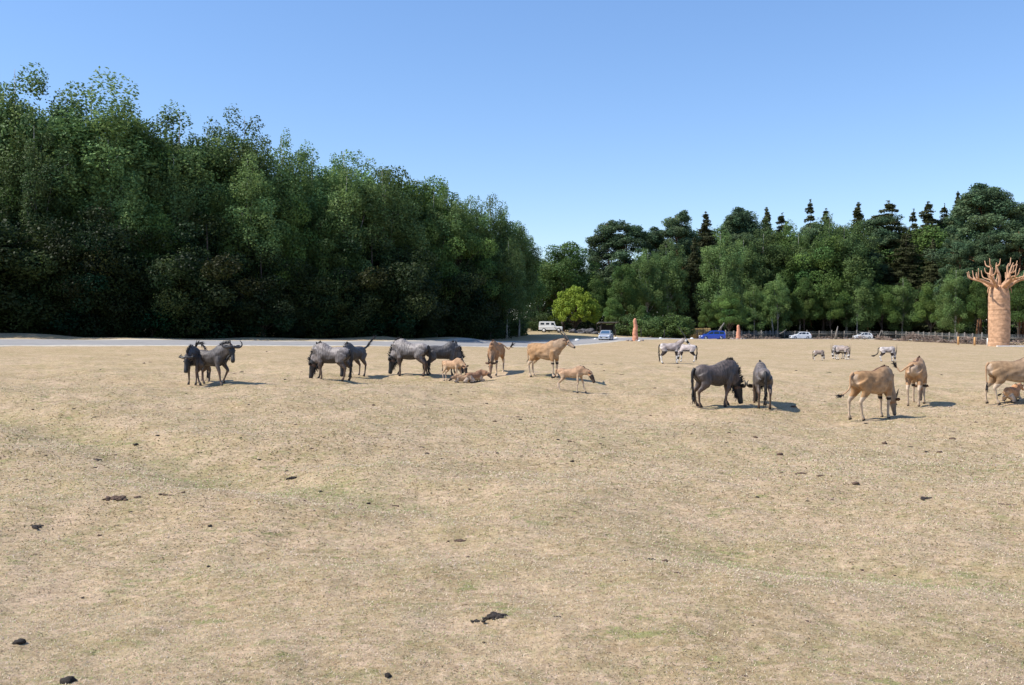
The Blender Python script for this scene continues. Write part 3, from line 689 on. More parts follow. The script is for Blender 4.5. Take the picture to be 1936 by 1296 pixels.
# ------------------------------------------------------------------ fence
FL = [(1372,168),(1430,176),(1480,186),(1600,189),(1700,188),(1770,172),(1870,154),(1940,150),(2120,148)]
fl = catmull([((px - 968) / F * Y, Y) for px, Y in FL], 8); Ls = np.concatenate([[0], np.cumsum(np.linalg.norm(np.diff(fl, axis=0), axis=1))])
fp = []; s = 0
while s < Ls[-1]: fp.append((np.interp(s, Ls, fl[:, 0]), np.interp(s, Ls, fl[:, 1]))); s += 2.75
fz = ground_z([p[0] for p in fp], [p[1] for p in fp]); fo = empty('boundary_fence', (fp[0][0], fp[0][1], float(fz[0])))
def rel(p, z): return (p[0] - fp[0][0], p[1] - fp[0][1], z - float(fz[0]))
for i, p in enumerate(fp):
    mb = MB(); H = 1.75 + rng.uniform(-.12, .1); b0 = rel(p, fz[i]); mb.tube([(b0[0], b0[1], b0[2] - .2), (b0[0] + rng.uniform(-.04, .04), b0[1], b0[2] + H)], [.13, .11], 8); mb.build('post', M['wood_grey'], fo)
    if i:
        a0 = rel(fp[i - 1], fz[i - 1])
        mb = MB(); mb.tube([(a0[0], a0[1] - .14, a0[2] + 1.02), (b0[0], b0[1] - .14, b0[2] + 1.02)], [.065, .06], 6); mb.build('rail', M['wood_grey'], fo)
        mb = MB(); a_, b_ = np.array(a0), np.array(b0)
        for k in range(8): hgt = .15 + k * .2; mb.tube([a_ + [0, 0, hgt], b_ + [0, 0, hgt]], [.012, .012], 3)
        for k in range(1, 12): q_ = a_ + (b_ - a_) * k / 12; mb.tube([q_ + [0, 0, .1], q_ + [0, 0, 1.58]], [.010, .010], 3)
        mb.build('wire_mesh', M['wire'], fo)
tag(fo, 'grey post and rail fence with wire mesh in front of the far wood', 'fence')
# brushwood hedge
def sticks(name, segs, label):
    mb = MB()
    for (px0, px1, Y0, Y1, H, n) in segs:
        for k in range(n):
            t = rng.random(); px = px0 + (px1 - px0) * t; Y = Y0 + (Y1 - Y0) * t + rng.normal(0, .6); x = (px - 968) / F * Y
            hh = H * (.55 + .45 * math.sin(px * .09) * math.sin(px * .031 + 2)); z = gz(x, Y) + rng.random() ** 1.3 * hh
            L_ = rng.uniform(.4, 1.5); a = rng.uniform(0, 6.28); e = rng.normal(0, .5); d = np.array([math.cos(a) * math.cos(e), math.sin(a) * math.cos(e) * .6, math.sin(e)]) * L_ / 2
            r = rng.uniform(.018, .06); c_ = np.array([x, Y, z]); m_ = c_ + rng.normal(0, .09, 3); mb.tube([c_ - d, m_, c_ + d], [r, r * .8, r * .35], 4)
    return tag(mb.build(name, M['brush']), label, 'brushwood', kind='stuff')
sticks('brushwood', [(1700,1780,160,150,1.7,420),(1780,1862,150,142,1.25,420),(1862,1990,142,138,1.2,300)], 'long heap of dead branches left of the baobab sculpture')
sticks('brushwood', [(1376,1475,160,172,1.1,190),(1540,1600,176,178,.9,120),(1655,1700,176,160,1.0,190),(1600,1640,178,178,.7,50)], 'low broken branches strewn along the fence')
def log(px, Y, P, r, label):
    mb = MB(); mb.tube(P, r, 7); o = mb.build('dead_log', M['wood_grey']); o.location = onY(px, Y); return tag(o, label, 'log')
log(1580, 175, [(0, 0, -.1), (.15, 0, 1.2), (.45, .1, 2.55)], [.32, .22, .06], 'upright broken stump between the two white hatchbacks')
log(1474, 172, [(0, 0, 1.1), (.6, 0, 1.4), (1.3, 0, 1.95)], [.1, .09, .04], 'leaning branch resting on the fence left of the first white hatchback')
log(1462, 186, [(0, 0, -.1), (-.1, 0, 2), (-.35, 0, 4.2)], [.22, .16, .07], 'pale broken snag rising behind the fence')
log(1357, 166, [(0, 0, 1.4), (.6, 0, 2.2), (1.2, 0, 3.1)], [.14, .14, .10], 'pale forked log showing above the blue car roof')
log(1663, 176, [(-.3, 0, 0), (.0, 0, .9), (.35, 0, 1.9)], [.22, .14, .04], 'pointed snag right of the second white hatchback')
for px, Y, H, lb in [(1812, 128, 1.15, 'left orange post in front of the brushwood heap'), (1843, 125, 1.15, 'right orange post nearer the baobab sculpture')]:
    mb = MB(); mb.tube([(0, 0, -.2), (0, 0, H - .04), (0, 0, H)], [.13, .13, .10], 10); o = mb.build('orange_post', M['wood_orange']); o.location = onY(px, Y); tag(o, lb, 'post', 'orange posts')
mb = MB(); mb.tube([(0, 0, -.2), (0, 0, 1.0), (0, 0, 1.04)], [.11, .11, .09], 10); o = mb.build('white_post', M['white_stone']); o.location = onY(1867.5, 121); tag(o, 'short white post touching the left side of the baobab sculpture', 'post')
mb = MB(); mb.box((0, 0, .08), (5.5, .3, .16)); o = mb.build('white_kerb', M['white_stone'], smooth=False); p = onY(1925, 117.6); o.location = p; tag(o, 'white kerb running right from the foot of the baobab sculpture', 'kerb')

# ------------------------------------------------------------------ baobab sculpture
bo = empty('baobab_sculpture', onY(1888.5, 120)); S = []
for i in range(150):
    t = i / 149; z = -.2 + 8.4 * t; r = 1.24 + .04 * math.sin(t * 3.0) - .28 * max(0, (t - .8) / .2) ** 2 + .06 * (1 - t)
    wr = noise.noise(Vector((t * 30, 1.3, 0))); r += .035 * abs(wr) - .028 * (abs(math.sin(t * 27 + 5 * wr)) < .09)
    S.append((.06 * math.sin(t * 5), 0, z, r, r))
v, f = loft(S, 56); v2 = []
for p in v:
    a = math.atan2(p[1], p[0]); k = 1 + .03 * noise.noise(Vector((math.cos(a) * 2, math.sin(a) * 2, p[2] * .35))) + .02 * noise.noise(Vector((math.cos(a) * 5, math.sin(a) * 5, p[2] * 3)))
    v2.append((p[0] * k, p[1] * k, p[2] + .10 * noise.noise(Vector((math.cos(a) * 1.6, math.sin(a) * 1.6, p[2] * .6)))))
MB().add(v2, f).build('trunk', M['baobab'], bo)
brs = []
for k in range(15):
    a = k * 2 * math.pi / 15 + rng.normal(0, .12); inner = k % 3 == 1; L_ = 2.2 if inner else rng.uniform(3.5, 4.2)
    up = 2.9 if inner else rng.uniform(.4, 1.5); ca_, sa = math.cos(a), math.sin(a); r0 = rng.uniform(.24, .33); wob = rng.normal(0, .25, 3)
    if inner: P = [(0.4 * ca_, .4 * sa, 7.7), (.9 * ca_, .9 * sa, 8.4), (1.2 * ca_, 1.2 * sa, 9.4), (1.1 * ca_ + wob[0], 1.1 * sa, 7.7 + up), (1.3 * ca_ + wob[0], 1.3 * sa, 8.2 + up)]
    else: P = [(.5 * ca_, .5 * sa, 7.6), (1.5 * ca_, 1.5 * sa, 8.25), (L_ * .62 * ca_ + wob[0], L_ * .62 * sa, 8.75), (L_ * .86 * ca_, L_ * .86 * sa, 8.7 + up * .4), (L_ * ca_, L_ * sa, 8.7 + up * rng.uniform(.5, .95))]
    C5 = catmull(P, 5); rr = np.interp(np.linspace(0, 1, len(C5)), [0, .3, .8, 1], [r0 * 1.0, r0 * .72, r0 * .36, .04])
    mb = MB(); mb.tube(C5, rr * (1 + .06 * np.sin(np.arange(len(C5)) * 2.1)), 10)
    for j, tt in enumerate((.55, .78)):
        q0 = C5[int(tt * (len(C5) - 1))]; da = a + (1 if j % 2 else -1) * rng.uniform(.4, 1.0); l = rng.uniform(.8, 1.5)
        q1 = q0 + np.array([math.cos(da) * l * .6, math.sin(da) * l * .6, l * .25]); q2 = q0 + np.array([math.cos(da) * l * .8, math.sin(da) * l * .8, l * .95])
        mb.tube(catmull([q0, q1, q2], 4), np.linspace(r0 * .42, .04, 9), 8)
    mb.build('branch', M['baobab'], bo)
for k in range(8):
    a = k * .785 + .3; mb = MB(); mb.tube(catmull([(.9 * math.cos(a), .9 * math.sin(a), 8.1), (1.3 * math.cos(a), 1.3 * math.sin(a), 7.75), (1.42 * math.cos(a), 1.42 * math.sin(a), 7.1)], 4), np.linspace(.13, .03, 9), 8); mb.build('root', M['baobab'], bo)
tag(bo, 'tall orange baobab tree sculpture with bare stubby branches', 'sculpture')

# ------------------------------------------------------------------ vehicles
def prism(poly, y0, y1):
    n = len(poly); V = [(x, y0, z) for x, z in poly] + [(x, y1, z) for x, z in poly]
    return V, [tuple(range(n)), tuple(range(2 * n - 1, n - 1, -1))] + [(i, i + n, (i + 1) % n + n, (i + 1) % n) for i in range(n)]
def vehicle(name, px, Y, rz, paint, prof, cabin, W, wb, wr, windows, label, group, glass='glass', boxy=False, scale=1.0):
    """prof: lower body outline (x,z); cabin: greenhouse outline (x,z); W half width; +x is forward"""
    o = empty(name, onY(px, Y), rz, scale); mb = MB()
    T = .06 if boxy else .16
    n = len(prof); V = []; Fc = []
    for yy, ins in ((-W, .05), (-W * .93, 0), (W * .93, 0), (W, .05)):
        for x, z in prof: V.append((x * (1 - ins * .5), yy, z if ins == 0 else .45 + (z - .45) * .92))
    for r in range(3):
        for i in range(n): j = (i + 1) % n; Fc.append((r * n + i, (r + 1) * n + i, (r + 1) * n + j, r * n + j))
    Fc.append(tuple(range(n))); Fc.append(tuple(range(4 * n - 1, 3 * n - 1, -1))); mb.add(V, Fc)
    zb = min(z for x, z in cabin); zt = max(z for x, z in cabin); n = len(cabin); V = []
    for s in (-1, 1):
        for x, z in cabin: V.append((x, s * (W * .95 - T * (z - zb) / (zt - zb)), z))
    mb.add(V, [tuple(range(n)), tuple(range(2 * n - 1, n - 1, -1))] + [(i, i + n, (i + 1) % n + n, (i + 1) % n) for i in range(n)])
    mb.build('body', M[paint], o, False)
    for s in (-1, 1):
        for poly in windows:
            V = []
            for k in (.006, -.03):
                for x, z in poly: V.append((x, s * (W * .95 - T * (z - zb) / (zt - zb) + k), z))
            m_ = len(poly); MB().add(V, [tuple(range(m_)), tuple(range(2 * m_ - 1, m_ - 1, -1))] + [(i, i + m_, (i + 1) % m_ + m_, (i + 1) % m_) for i in range(m_)]).build('side_window', M[glass], o, False)
    # front and rear glass follow the cabin's end slopes
    for (a, b_), nm in (((cabin[0], cabin[1]), 'rear_window'), ((cabin[-1], cabin[-2]), 'windscreen')):
        a, b_ = np.array(a, float), np.array(b_, float); p0, p1 = a * .85 + b_ * .15, a * .10 + b_ * .90
        sx = .012 * (1 if nm == 'windscreen' else -1); V = []
        for k in (1, -2):
            for (x, z), s in ((p0, -1), (p0, 1), (p1, 1), (p1, -1)): V.append((x + sx * k, s * (W * .84 - T * (z - zb) / (zt - zb)), z + .012 * k))
        MB().add(V, [(0, 1, 2, 3), (7, 6, 5, 4), (0, 4, 5, 1), (1, 5, 6, 2), (2, 6, 7, 3), (3, 7, 4, 0)]).build(nm, M[glass], o, False)
    for x in wb:
        for s in (-1, 1):
            t = MB(); t.add(*loft([(x, s * (W - .02), wr, wr * .88, wr * .88), (x, s * (W - .0), wr, wr, wr), (x, s * (W - .16), wr, wr, wr), (x, s * (W - .22), wr, wr * .9, wr * .9)][::1], 20, L=(1, 0, 0)))
            wo = MB().add(*loft([(x, s * (W - .22), wr, wr * .9, wr * .9), (x, s * (W - .18), wr, wr, wr), (x, s * (W + .0), wr, wr, wr), (x, s * (W + .02), wr, wr * .88, wr * .88)], 20, L=(1, 0, 0))).build('wheel', M['tyre'], o)
            MB().add(*loft([(x, s * (W + .0), wr, wr * .6, wr * .6), (x, s * (W + .03), wr, wr * .58, wr * .58), (x, s * (W + .035), wr, wr * .2, wr * .2)], 14, L=(1, 0, 0))).build('rim', M['cream' if boxy else 'rim'], wo)
    xf = max(x for x, z in prof); xr = min(x for x, z in prof)
    for s in (-1, 1):
        if boxy: MB().add(*loft([(xf - .02, s * W * .62, .86, .1, .1), (xf + .04, s * W * .62, .86, .09, .09)], 12)).build('headlight', M['lamp'], o)
        else: MB().add(*loft([(xf - .30, s * W * .84, .70, .10, .07), (xf - .10, s * W * .76, .66, .16, .09), (xf + .0, s * W * .66, .63, .08, .05)], 12, L=(0, 1, 0))).build('headlight', M['lamp'], o)
        MB().box((xr + .03, s * W * .88, .82), (.1, .14, .26)).build('tail_light', M['red_lamp'], o, False)
        MB().add(*loft([(cabin[-1][0] - .25, s * (W - .02), zb + .06, .03, .03), (cabin[-1][0] - .25, s * (W + .08), zb + .09, .09, .07), (cabin[-1][0] - .25, s * (W + .17), zb + .09, .05, .05)], 10)).build('mirror', M[paint if not boxy else 'plastic'], o)
    MB().box((xf + .005, 0, .48), (.05, W * 1.25, .14)).build('grille', M['plastic'], o, False)
    MB().box((xf + .02, 0, .30), (.08, W * 1.7, .12)).build('bumper', M['plastic' if boxy else paint], o, False)
    MB().box((xf + .035, 0, .40), (.03, .5, .11)).build('number_plate', M['plate'], o, False)
    return tag(o, label, 'car', group)
hatch_prof = [(-1.98,.28),(-2.03,.55),(-1.98,.88),(-1.85,.95),(.75,.92),(1.25,.84),(1.75,.72),(1.98,.60),(2.03,.45),(1.98,.24),(1.65,.2),(-1.7,.2)]
hatch_cab = [(-1.93,.90),(-1.62,1.32),(-1.25,1.45),(-.3,1.49),(.2,1.44),(1.05,.90)]
hatch_win = [[(-1.55,.97),(-1.38,1.30),(-1.05,1.37),(-.95,.97)],[(-.87,.97),(-.87,1.38),(-.2,1.40),(-.1,.97)],[(-.02,.97),(-.1,1.39),(.15,1.36),(.75,.97)]]
mpv_prof = [(-2.02,.28),(-2.06,.6),(-2.04,.95),(1.1,.95),(1.5,.88),(1.85,.74),(2.05,.56),(2.06,.40),(2.0,.24),(1.65,.2),(-1.7,.2)]
mpv_cab = [(-2.02,.93),(-1.92,1.45),(-1.7,1.60),(-.2,1.66),(.35,1.58),(1.35,.93)]
mpv_win = [[(-1.82,1.02),(-1.74,1.45),(-1.05,1.5),(-1.0,1.02)],[(-.92,1.02),(-.95,1.51),(-.15,1.53),(-.05,1.02)],[(.04,1.02),(-.03,1.53),(.3,1.48),(.95,1.02)]]
jeep_prof = [(-2.15,.55),(-2.15,1.15),(.75,1.15),(.85,1.12),(2.0,1.06),(2.08,1.0),(2.08,.55),(1.75,.5),(-1.9,.5)]
jeep_cab = [(-2.15,1.13),(-2.08,1.95),(-1.9,2.02),(.55,2.0),(.68,1.9),(.95,1.13)]
jeep_win = [[(-1.85,1.42),(-1.82,1.75),(-1.15,1.75),(-1.15,1.42)],[(-.85,1.42),(-.85,1.75),(-.25,1.75),(-.25,1.42)],[(.1,1.36),(.1,1.78),(.55,1.78),(.72,1.36)]]
p_ = hit(1145, 643.5)
vehicle('estate_car', 1145.5, 115, R(-104), 'silver', hatch_prof, hatch_cab, .86, (-1.25, 1.25), .30, hatch_win, 'silver car driving towards the camera on the road', None, 'blue_glass', scale=.86)
fc_ = vehicle('family_car', 1346.5, 150, R(184), 'blue', mpv_prof, mpv_cab, .86, (-1.3, 1.3), .32, mpv_win, 'dark blue family car beside the right terracotta pillar', None, 'glass')
fc_.scale = (1, 1, .92)
vehicle('hatchback', 1513, 180, R(180), 'white', hatch_prof, hatch_cab, .84, (-1.25, 1.25), .30, hatch_win, 'pale silver hatchback half hidden by the rise, nearer the terracotta pillar', 'hatchbacks behind the rise')
vehicle('hatchback', 1631, 181, R(182), 'white', hatch_prof, hatch_cab, .82, (-1.2, 1.2), .30, hatch_win, 'white hatchback deeper behind the rise, nearer the baobab sculpture', 'hatchbacks behind the rise', scale=.9)
vehicle('off_road_vehicle', 1041.5, 150, R(-6), 'cream', jeep_prof, jeep_cab, .84, (-1.2, 1.45), .40, jeep_win, 'old boxy white off-roader parked at the edge of the wood', None, 'glass', True, .92)

# ------------------------------------------------------------------ antelopes
SPEC = {
 'wildebeest': dict(spine=[(-.84,.99,.07,.10),(-.76,.96,.16,.18),(-.58,.92,.225,.25),(-.3,.88,.25,.27),(0,.87,.265,.30),(.25,.92,.255,.34),(.42,.97,.22,.355),(.58,1.0,.16,.28),(.68,1.0,.1,.17)],
   fl=[(.40,.10,.90,.15,.10),(.40,.155,.70,.09,.065),(.44,.155,.43,.048,.043),(.43,.15,.37,.038,.036),(.43,.15,.14,.026,.025),(.45,.15,.09,.036,.032),(.47,.15,.035,.042,.034)],
   hl=[(-.56,.10,.90,.21,.12),(-.50,.155,.71,.16,.09),(-.57,.16,.57,.095,.06),(-.71,.155,.43,.052,.037),(-.71,.15,.36,.036,.031),(-.68,.15,.14,.027,.025),(-.66,.15,.09,.037,.032),(-.63,.15,.035,.043,.034)],
   nb=(.46,1.04,.165,.30), nl=.56, ne=(.085,.14), head=[(-.04,.08,.10),(.06,.095,.125),(.2,.088,.11),(.33,.068,.085),(.45,.07,.078),(.52,.055,.06)], hl_=.50, zleg=.88),
 'eland': dict(spine=[(-.95,1.25,.07,.10),(-.87,1.20,.17,.19),(-.68,1.13,.25,.27),(-.35,1.06,.28,.32),(0,1.03,.30,.36),(.3,1.06,.27,.40),(.48,1.12,.22,.40),(.66,1.15,.16,.30),(.77,1.14,.1,.18)],
   fl=[(.46,.11,1.05,.17,.11),(.46,.17,.82,.10,.07),(.49,.165,.52,.055,.048),(.485,.16,.45,.043,.038),(.48,.16,.16,.031,.028),(.50,.16,.10,.043,.037),(.52,.16,.04,.05,.04)],
   hl=[(-.66,.11,1.10,.23,.13),(-.60,.165,.88,.18,.10),(-.68,.17,.70,.10,.065),(-.83,.165,.53,.06,.042),(-.83,.16,.44,.042,.035),(-.80,.16,.16,.032,.028),(-.78,.16,.10,.043,.037),(-.75,.16,.04,.05,.04)],
   nb=(.54,1.18,.15,.33), nl=.73, ne=(.092,.155), head=[(-.03,.07,.09),(.06,.085,.115),(.18,.078,.10),(.3,.055,.07),(.42,.05,.055),(.48,.04,.042)], hl_=.46, zleg=1.05),
 'oryx': dict(spine=[(-.74,1.02,.06,.08),(-.66,.99,.15,.17),(-.48,.94,.21,.23),(-.2,.90,.235,.26),(.1,.89,.235,.275),(.32,.93,.2,.28),(.46,.97,.15,.24),(.55,.98,.09,.15)],
   fl=[(.32,.09,.86,.13,.09),(.32,.14,.68,.08,.058),(.35,.135,.43,.042,.038),(.345,.13,.37,.034,.031),(.34,.13,.14,.025,.023),(.36,.13,.08,.035,.03),(.38,.13,.03,.04,.034)],
   hl=[(-.50,.09,.90,.18,.11),(-.45,.14,.70,.14,.08),(-.52,.145,.56,.08,.052),(-.64,.14,.43,.047,.034),(-.64,.135,.36,.034,.029),(-.61,.13,.14,.026,.024),(-.59,.13,.08,.035,.03),(-.57,.13,.03,.04,.034)],
   nb=(.40,1.03,.11,.22), nl=.56, ne=(.065,.105), head=[(-.03,.065,.08),(.05,.075,.10),(.16,.07,.09),(.28,.05,.062),(.38,.05,.052),(.43,.038,.04)], hl_=.41, zleg=.86),
}
for S_ in SPEC.values():
    k = .86
    S_['spine'] = [(a * k, b, c, d) for a, b, c, d in S_['spine']]
    f0 = S_['fl'][0][0] * (k - 1); h0 = S_['hl'][0][0] * (k - 1)
    S_['fl'] = [(a + f0, *b) for a, *b in S_['fl']]; S_['hl'] = [(a + h0, *b) for a, *b in S_['hl']]
    S_['nb'] = (S_['nb'][0] * k, *S_['nb'][1:])
def fvec(p, y): return np.array([math.cos(p) * math.cos(y), math.cos(p) * math.sin(y), math.sin(p)])
def hair_row(mb, pts, dirs, lens, w=.012, jit=.25):
    for p, d, l in zip(pts, dirs, lens):
        d = np.array(d) + rng.normal(0, jit, 3); d = d / np.linalg.norm(d) * l * rng.uniform(.7, 1.15); p = np.array(p)
        mb.tube([p, p + d * .55 + rng.normal(0, .008, 3), p + d], [w, w * .7, w * .15], 4)
def antelope(name, kind, px, py, rz, label, group, scale=1.0, graze=True, neck=20, head=-55, nyaw=0, hyaw=0, legs=(0, 0, 0, 0), tail='down',
             fat=1.0, tint=(1, 1, 1), baby=False, lying=False, voxel=.019, Y=None, body_pitch=0.0, lift=None, horns=True, belly=0, nlen=1.0, hlen=1.0):
    S = SPEC[kind]; loc = hit(px, py) if Y is None else onY(px, Y)
    o = empty(name, loc, R(rz), scale); ch = []      # chains: (id, stations, L)
    drop = (.50 if kind != 'eland' else .62) if lying else 0
    fw, fh = (.86, .93) if kind == 'wildebeest' else (.9, .95)
    sp = [(x, 0, z - drop, a * fat * fw, b * fat * fh) for x, z, a, b in S['spine']]
    if belly: sp = [(x, y, z - belly * math.exp(-((x + .1) / .35) ** 2) * .5, a * (1 + belly), b + belly * math.exp(-((x + .1) / .35) ** 2) * .5) for x, y, z, a, b in sp]
    ch.append(('spine', catmull(sp, 4), (0, 1, 0)))
    nx, nz, na, nb = S['nb']; nz -= drop; base = np.array([nx, 0, nz]); L_ = S['nl'] * (.85 if baby else 1) * nlen; HL = S['hl_'] * (.92 if baby else 1)
    if graze:
        hp = R(-78); need = nz - .05 - HL * math.sin(-hp); npit = -math.asin(min(.97, need / L_))
        if need / L_ > .97: hp = R(-86)
    else: npit, hp = R(neck), R(head)
    ny = R(nyaw); hy = R(nyaw + hyaw); st = []; P = base.copy(); m = 6; Ls_ = []
    for i in range(m + 1):
        t = i / m; e = npit * (.45 + .55 * min(1, t * 1.6)); yw = ny * min(1, .4 + t)
        if i: P = P + fvec(npit * (1.0 + (.12 if t < .5 else -.12)), yw) * L_ / m
        Ls_.append((-math.sin(yw), math.cos(yw), 0)); tt = t ** .75
        st.append((P[0], P[1], P[2], (na * (1 - tt) + S['ne'][0] * tt) * fat, (nb * (1 - tt) + S['ne'][1] * tt) * fat))
    ch.append(('neck', np.array(st), Ls_)); poll = P.copy(); Fv = fvec(hp, hy); Lv = np.array([-math.sin(hy), math.cos(hy), 0]); Uv = np.cross(Fv, Lv)
    k_ = HL / .5 if kind == 'wildebeest' else HL / S['hl_']
    hs = [(*(poll + Fv * d * k_ - Uv * .015), a, b) for d, a, b in S['head']]; ch.append(('head', catmull(hs, 4), tuple(Lv)))
    if kind == 'eland' and not baby:      # dewlap
        nA = np.array(st); ch.append(('neck', np.array([(nA[i, 0] + (.02 if graze else -.02), nA[i, 1], nA[i, 2] - (nA[i, 4] * (.75 if not graze else .6)), .025, d_) for i, d_ in ((0, .14), (1, .15), (2, .13), (3, .11), (4, .08), (5, .05))]), Ls_[:6]))
    ft = []
    for li, (tmpl, sd_) in enumerate(((S['fl'], 1), (S['fl'], -1), (S['hl'], 1), (S['hl'], -1))):
        q_ = []
        for (x, y, z, a, b_) in tmpl:
            zz_ = z; xx = x
            if lying:
                continue
            if baby: a *= .85; b_ *= .85
            if z < S['zleg']: xx = x + legs[li] * (1 - z / S['zleg'])
            q_.append((xx, y * sd_ * (fat if z > .6 else 1), zz_, a * (fat if z > .5 else 1), b_))
        if lying:
            x0 = tmpl[0][0]; s_ = sd_
            if li < 2: q_ = [(x0, .12 * s_, .38, .12, .08), (x0 - .02, .17 * s_, .22, .08, .06), (x0 + .25, .17 * s_, .10, .05, .045), (x0 + .05, .18 * s_, .05, .032, .032), (x0 - .12, .18 * s_, .04, .035, .03)]
            else: q_ = [(x0, .12 * s_, .36, .2, .11), (x0 + .1, .2 * s_, .2, .14, .08), (x0 + .28, .23 * s_, .10, .06, .05), (x0 - .05, .25 * s_, .05, .035, .032), (x0 + .25, .27 * s_, .04, .035, .03)]
        if lift is not None and lift[0] == li:      # bent, lifted foreleg
            n0 = q_[:2]; kx, kz = q_[1][0] + .17, .50; yv = q_[2][1]
            q_ = n0 + [(kx, yv, kz, .048, .043), (kx - .03, yv, kz - .06, .038, .036), (kx - .15, yv, kz - .27, .026, .025), (kx - .19, yv, kz - .33, .036, .03), (kx - .20, yv, kz - .39, .042, .034)]
        q_ = [(a, b, c, d * 1.1, e * 1.1) for a, b, c, d, e in q_]; C_ = catmull(q_, 3); ch.append(('fleg' if li < 2 else 'hleg', C_, (1, 0, 0)))
        ft.append(q_[-1])
    mb = MB()
    for cid, s_, L0 in ch:
        s2 = s_; v, f = loft(s2, 14, L=L0); mb.add(v, f)
    tmp = mb.build('tmp', M['coat']); rm = tmp.modifiers.new('r', 'REMESH'); rm.mode = 'VOXEL'; rm.voxel_size = voxel; rm.use_smooth_shade = True
    sm = tmp.modifiers.new('s', 'SMOOTH'); sm.factor = .5; sm.iterations = 3
    dg = bpy.context.evaluated_depsgraph_get(); me = bpy.data.meshes.new_from_object(tmp.evaluated_get(dg)); old = tmp.data
    bpy.data.objects.remove(tmp); bpy.data.meshes.remove(old); me.name = name + '_body'
    n = len(me.vertices); v = np.empty(n * 3, np.float32); me.vertices.foreach_get('co', v); v = v.reshape(-1, 3).astype(float)
    for cv in (1,):      # shaped muscle relief
        nrm = np.empty(n * 3, np.float32); me.vertices.foreach_get('normal', nrm); nrm = nrm.reshape(-1, 3)
        dis = .012 * (np.sin(v[:, 0] * 13 + 2 * np.sin(v[:, 2] * 9)) * np.sin(v[:, 2] * 10 + px)) * (v[:, 2] > .6 * S['zleg'])
        v += nrm * dis[:, None]
    me.vertices.foreach_set('co', v.astype(np.float32).ravel())
    best = np.full(n, 1e9); cid_ = np.zeros(n, int); tv = np.zeros(n); ids = ['spine', 'neck', 'head', 'fleg', 'hleg']
    for cid, s_, L0 in ch:
        d = np.linalg.norm(v[:, None] - s_[None, :, :3], axis=2) / (.5 * (s_[:, 3] + s_[:, 4]) + .02)[None]
        k = d.argmin(1); dm = d[np.arange(n), k]; up = dm < best; best[up] = dm[up]; cid_[up] = ids.index(cid); tv[up] = (k / (len(s_) - 1))[up]
    x, y, z = v.T; zr = z / S['zleg']; nz_ = np.array([noise.noise(Vector((a * 5, b * 5, c_ * 5))) for a, b, c_ in v])
    sp_, nk, hd, fl_, hl_ = [(cid_ == i) for i in range(5)]; leg = fl_ | hl_; T3 = np.array(tint)
    def setc(mask, c_, al=1.0):
        al = (np.asarray(al) * np.ones(n))[mask][:, None] if np.ndim(al) else al
        cc[mask] = cc[mask] * (1 - al) + np.array(c_) * al
    spz = np.interp(x, [s[0] for s in sp], [s[2] for s in sp]); sph = np.interp(x, [s[0] for s in sp], [s[4] for s in sp]); hrel = (z - spz) / sph
    if baby and kind != 'oryx':
        cc = np.tile(np.array([.44, .27, .155]) * T3, (n, 1)); setc(hrel < -.4, (.46, .33, .21), .7); low = zr < .5; setc(leg & low, (.55, .42, .31))
        if kind == 'wildebeest': setc(hd & (tv > .25), (.06, .04, .03)); setc(sp_ & (np.abs(y) < .05) & (hrel > .8), (.14, .08, .05)); setc(hd & (tv < .25), (.36, .18, .09))
    elif kind == 'wildebeest':
        cc = np.tile(np.array([.125, .108, .096]) * T3, (n, 1)); setc(sp_, (.028, .023, .021), np.clip(.38 - hrel * .95, 0, .9)); stripe = np.sin(x * 75 + nz_ * 5 + .8 * z) + nz_ > .45  # darker underside: partly coat pattern, partly shade painted into the colour
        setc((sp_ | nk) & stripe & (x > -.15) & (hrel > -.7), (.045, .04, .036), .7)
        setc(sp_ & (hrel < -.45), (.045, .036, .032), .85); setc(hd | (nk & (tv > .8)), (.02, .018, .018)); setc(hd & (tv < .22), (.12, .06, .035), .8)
        setc(leg & (zr < .72), np.array([.10, .062, .042])); setc(leg & (zr > .55), np.array([.06, .05, .045]), .5)
        setc(sp_ & (x < -.72) & (np.abs(y) < .14) & (hrel < .5), (.03, .026, .025), .8)
    elif kind == 'eland':
        cc = np.tile(np.array([.35, .20, .095]) * T3, (n, 1)); setc(sp_, np.array([.33, .215, .13]) * T3, np.clip((x + .25) * 1.0, 0, .6)); setc(sp_, np.array([.40, .28, .18]) * T3, np.clip(.1 - hrel * .8, 0, .75))
        setc(nk, np.array([.29, .21, .145]) * T3, .8); setc(hd, np.array([.26, .20, .155]) * T3, .85); setc(hd & (tv < .3), (.42, .19, .07), .7); setc(hd & (tv > .8), (.05, .04, .035))
        setc(leg & (zr < .62), (.50, .39, .28), .85); setc(fl_ & (zr > .50) & (zr < .58), (.025, .02, .018)); setc(sp_ & (np.abs(y) < .045) & (hrel > .85), (.10, .05, .03))
        setc(sp_ & (x < -.7) & (np.abs(y) < .12) & (hrel < .4), (.46, .36, .27), .5)
    else:
        cc = np.tile(np.array([.46, .40, .37]) * T3, (n, 1)); setc(sp_ & (hrel < -.62), (.70, .66, .60)); setc(sp_ & (hrel < -.42) & (hrel > -.70) & (x > -.55), (.03, .025, .024))
        setc(leg & (zr < .85), (.74, .70, .65)); setc(leg & (zr > .50) & (zr < .82), (.04, .03, .028)); setc(leg & (zr > .26) & (zr < .31) & (y > -9) & fl_, (.05, .04, .04))
        setc(sp_ & (x < -.5) & (hrel > -.3), (.60, .57, .55), .5); setc(sp_ & (np.abs(y) < .04) & (hrel > .85), (.05, .04, .035))
        setc(hd, (.78, .75, .72)); setc(hd & (tv > .35) & (tv < .7) , (.03, .028, .028)); setc(hd & (tv < .18), (.04, .035, .035)); setc(nk & (np.abs(y) < .045), (.06, .045, .04), .8)
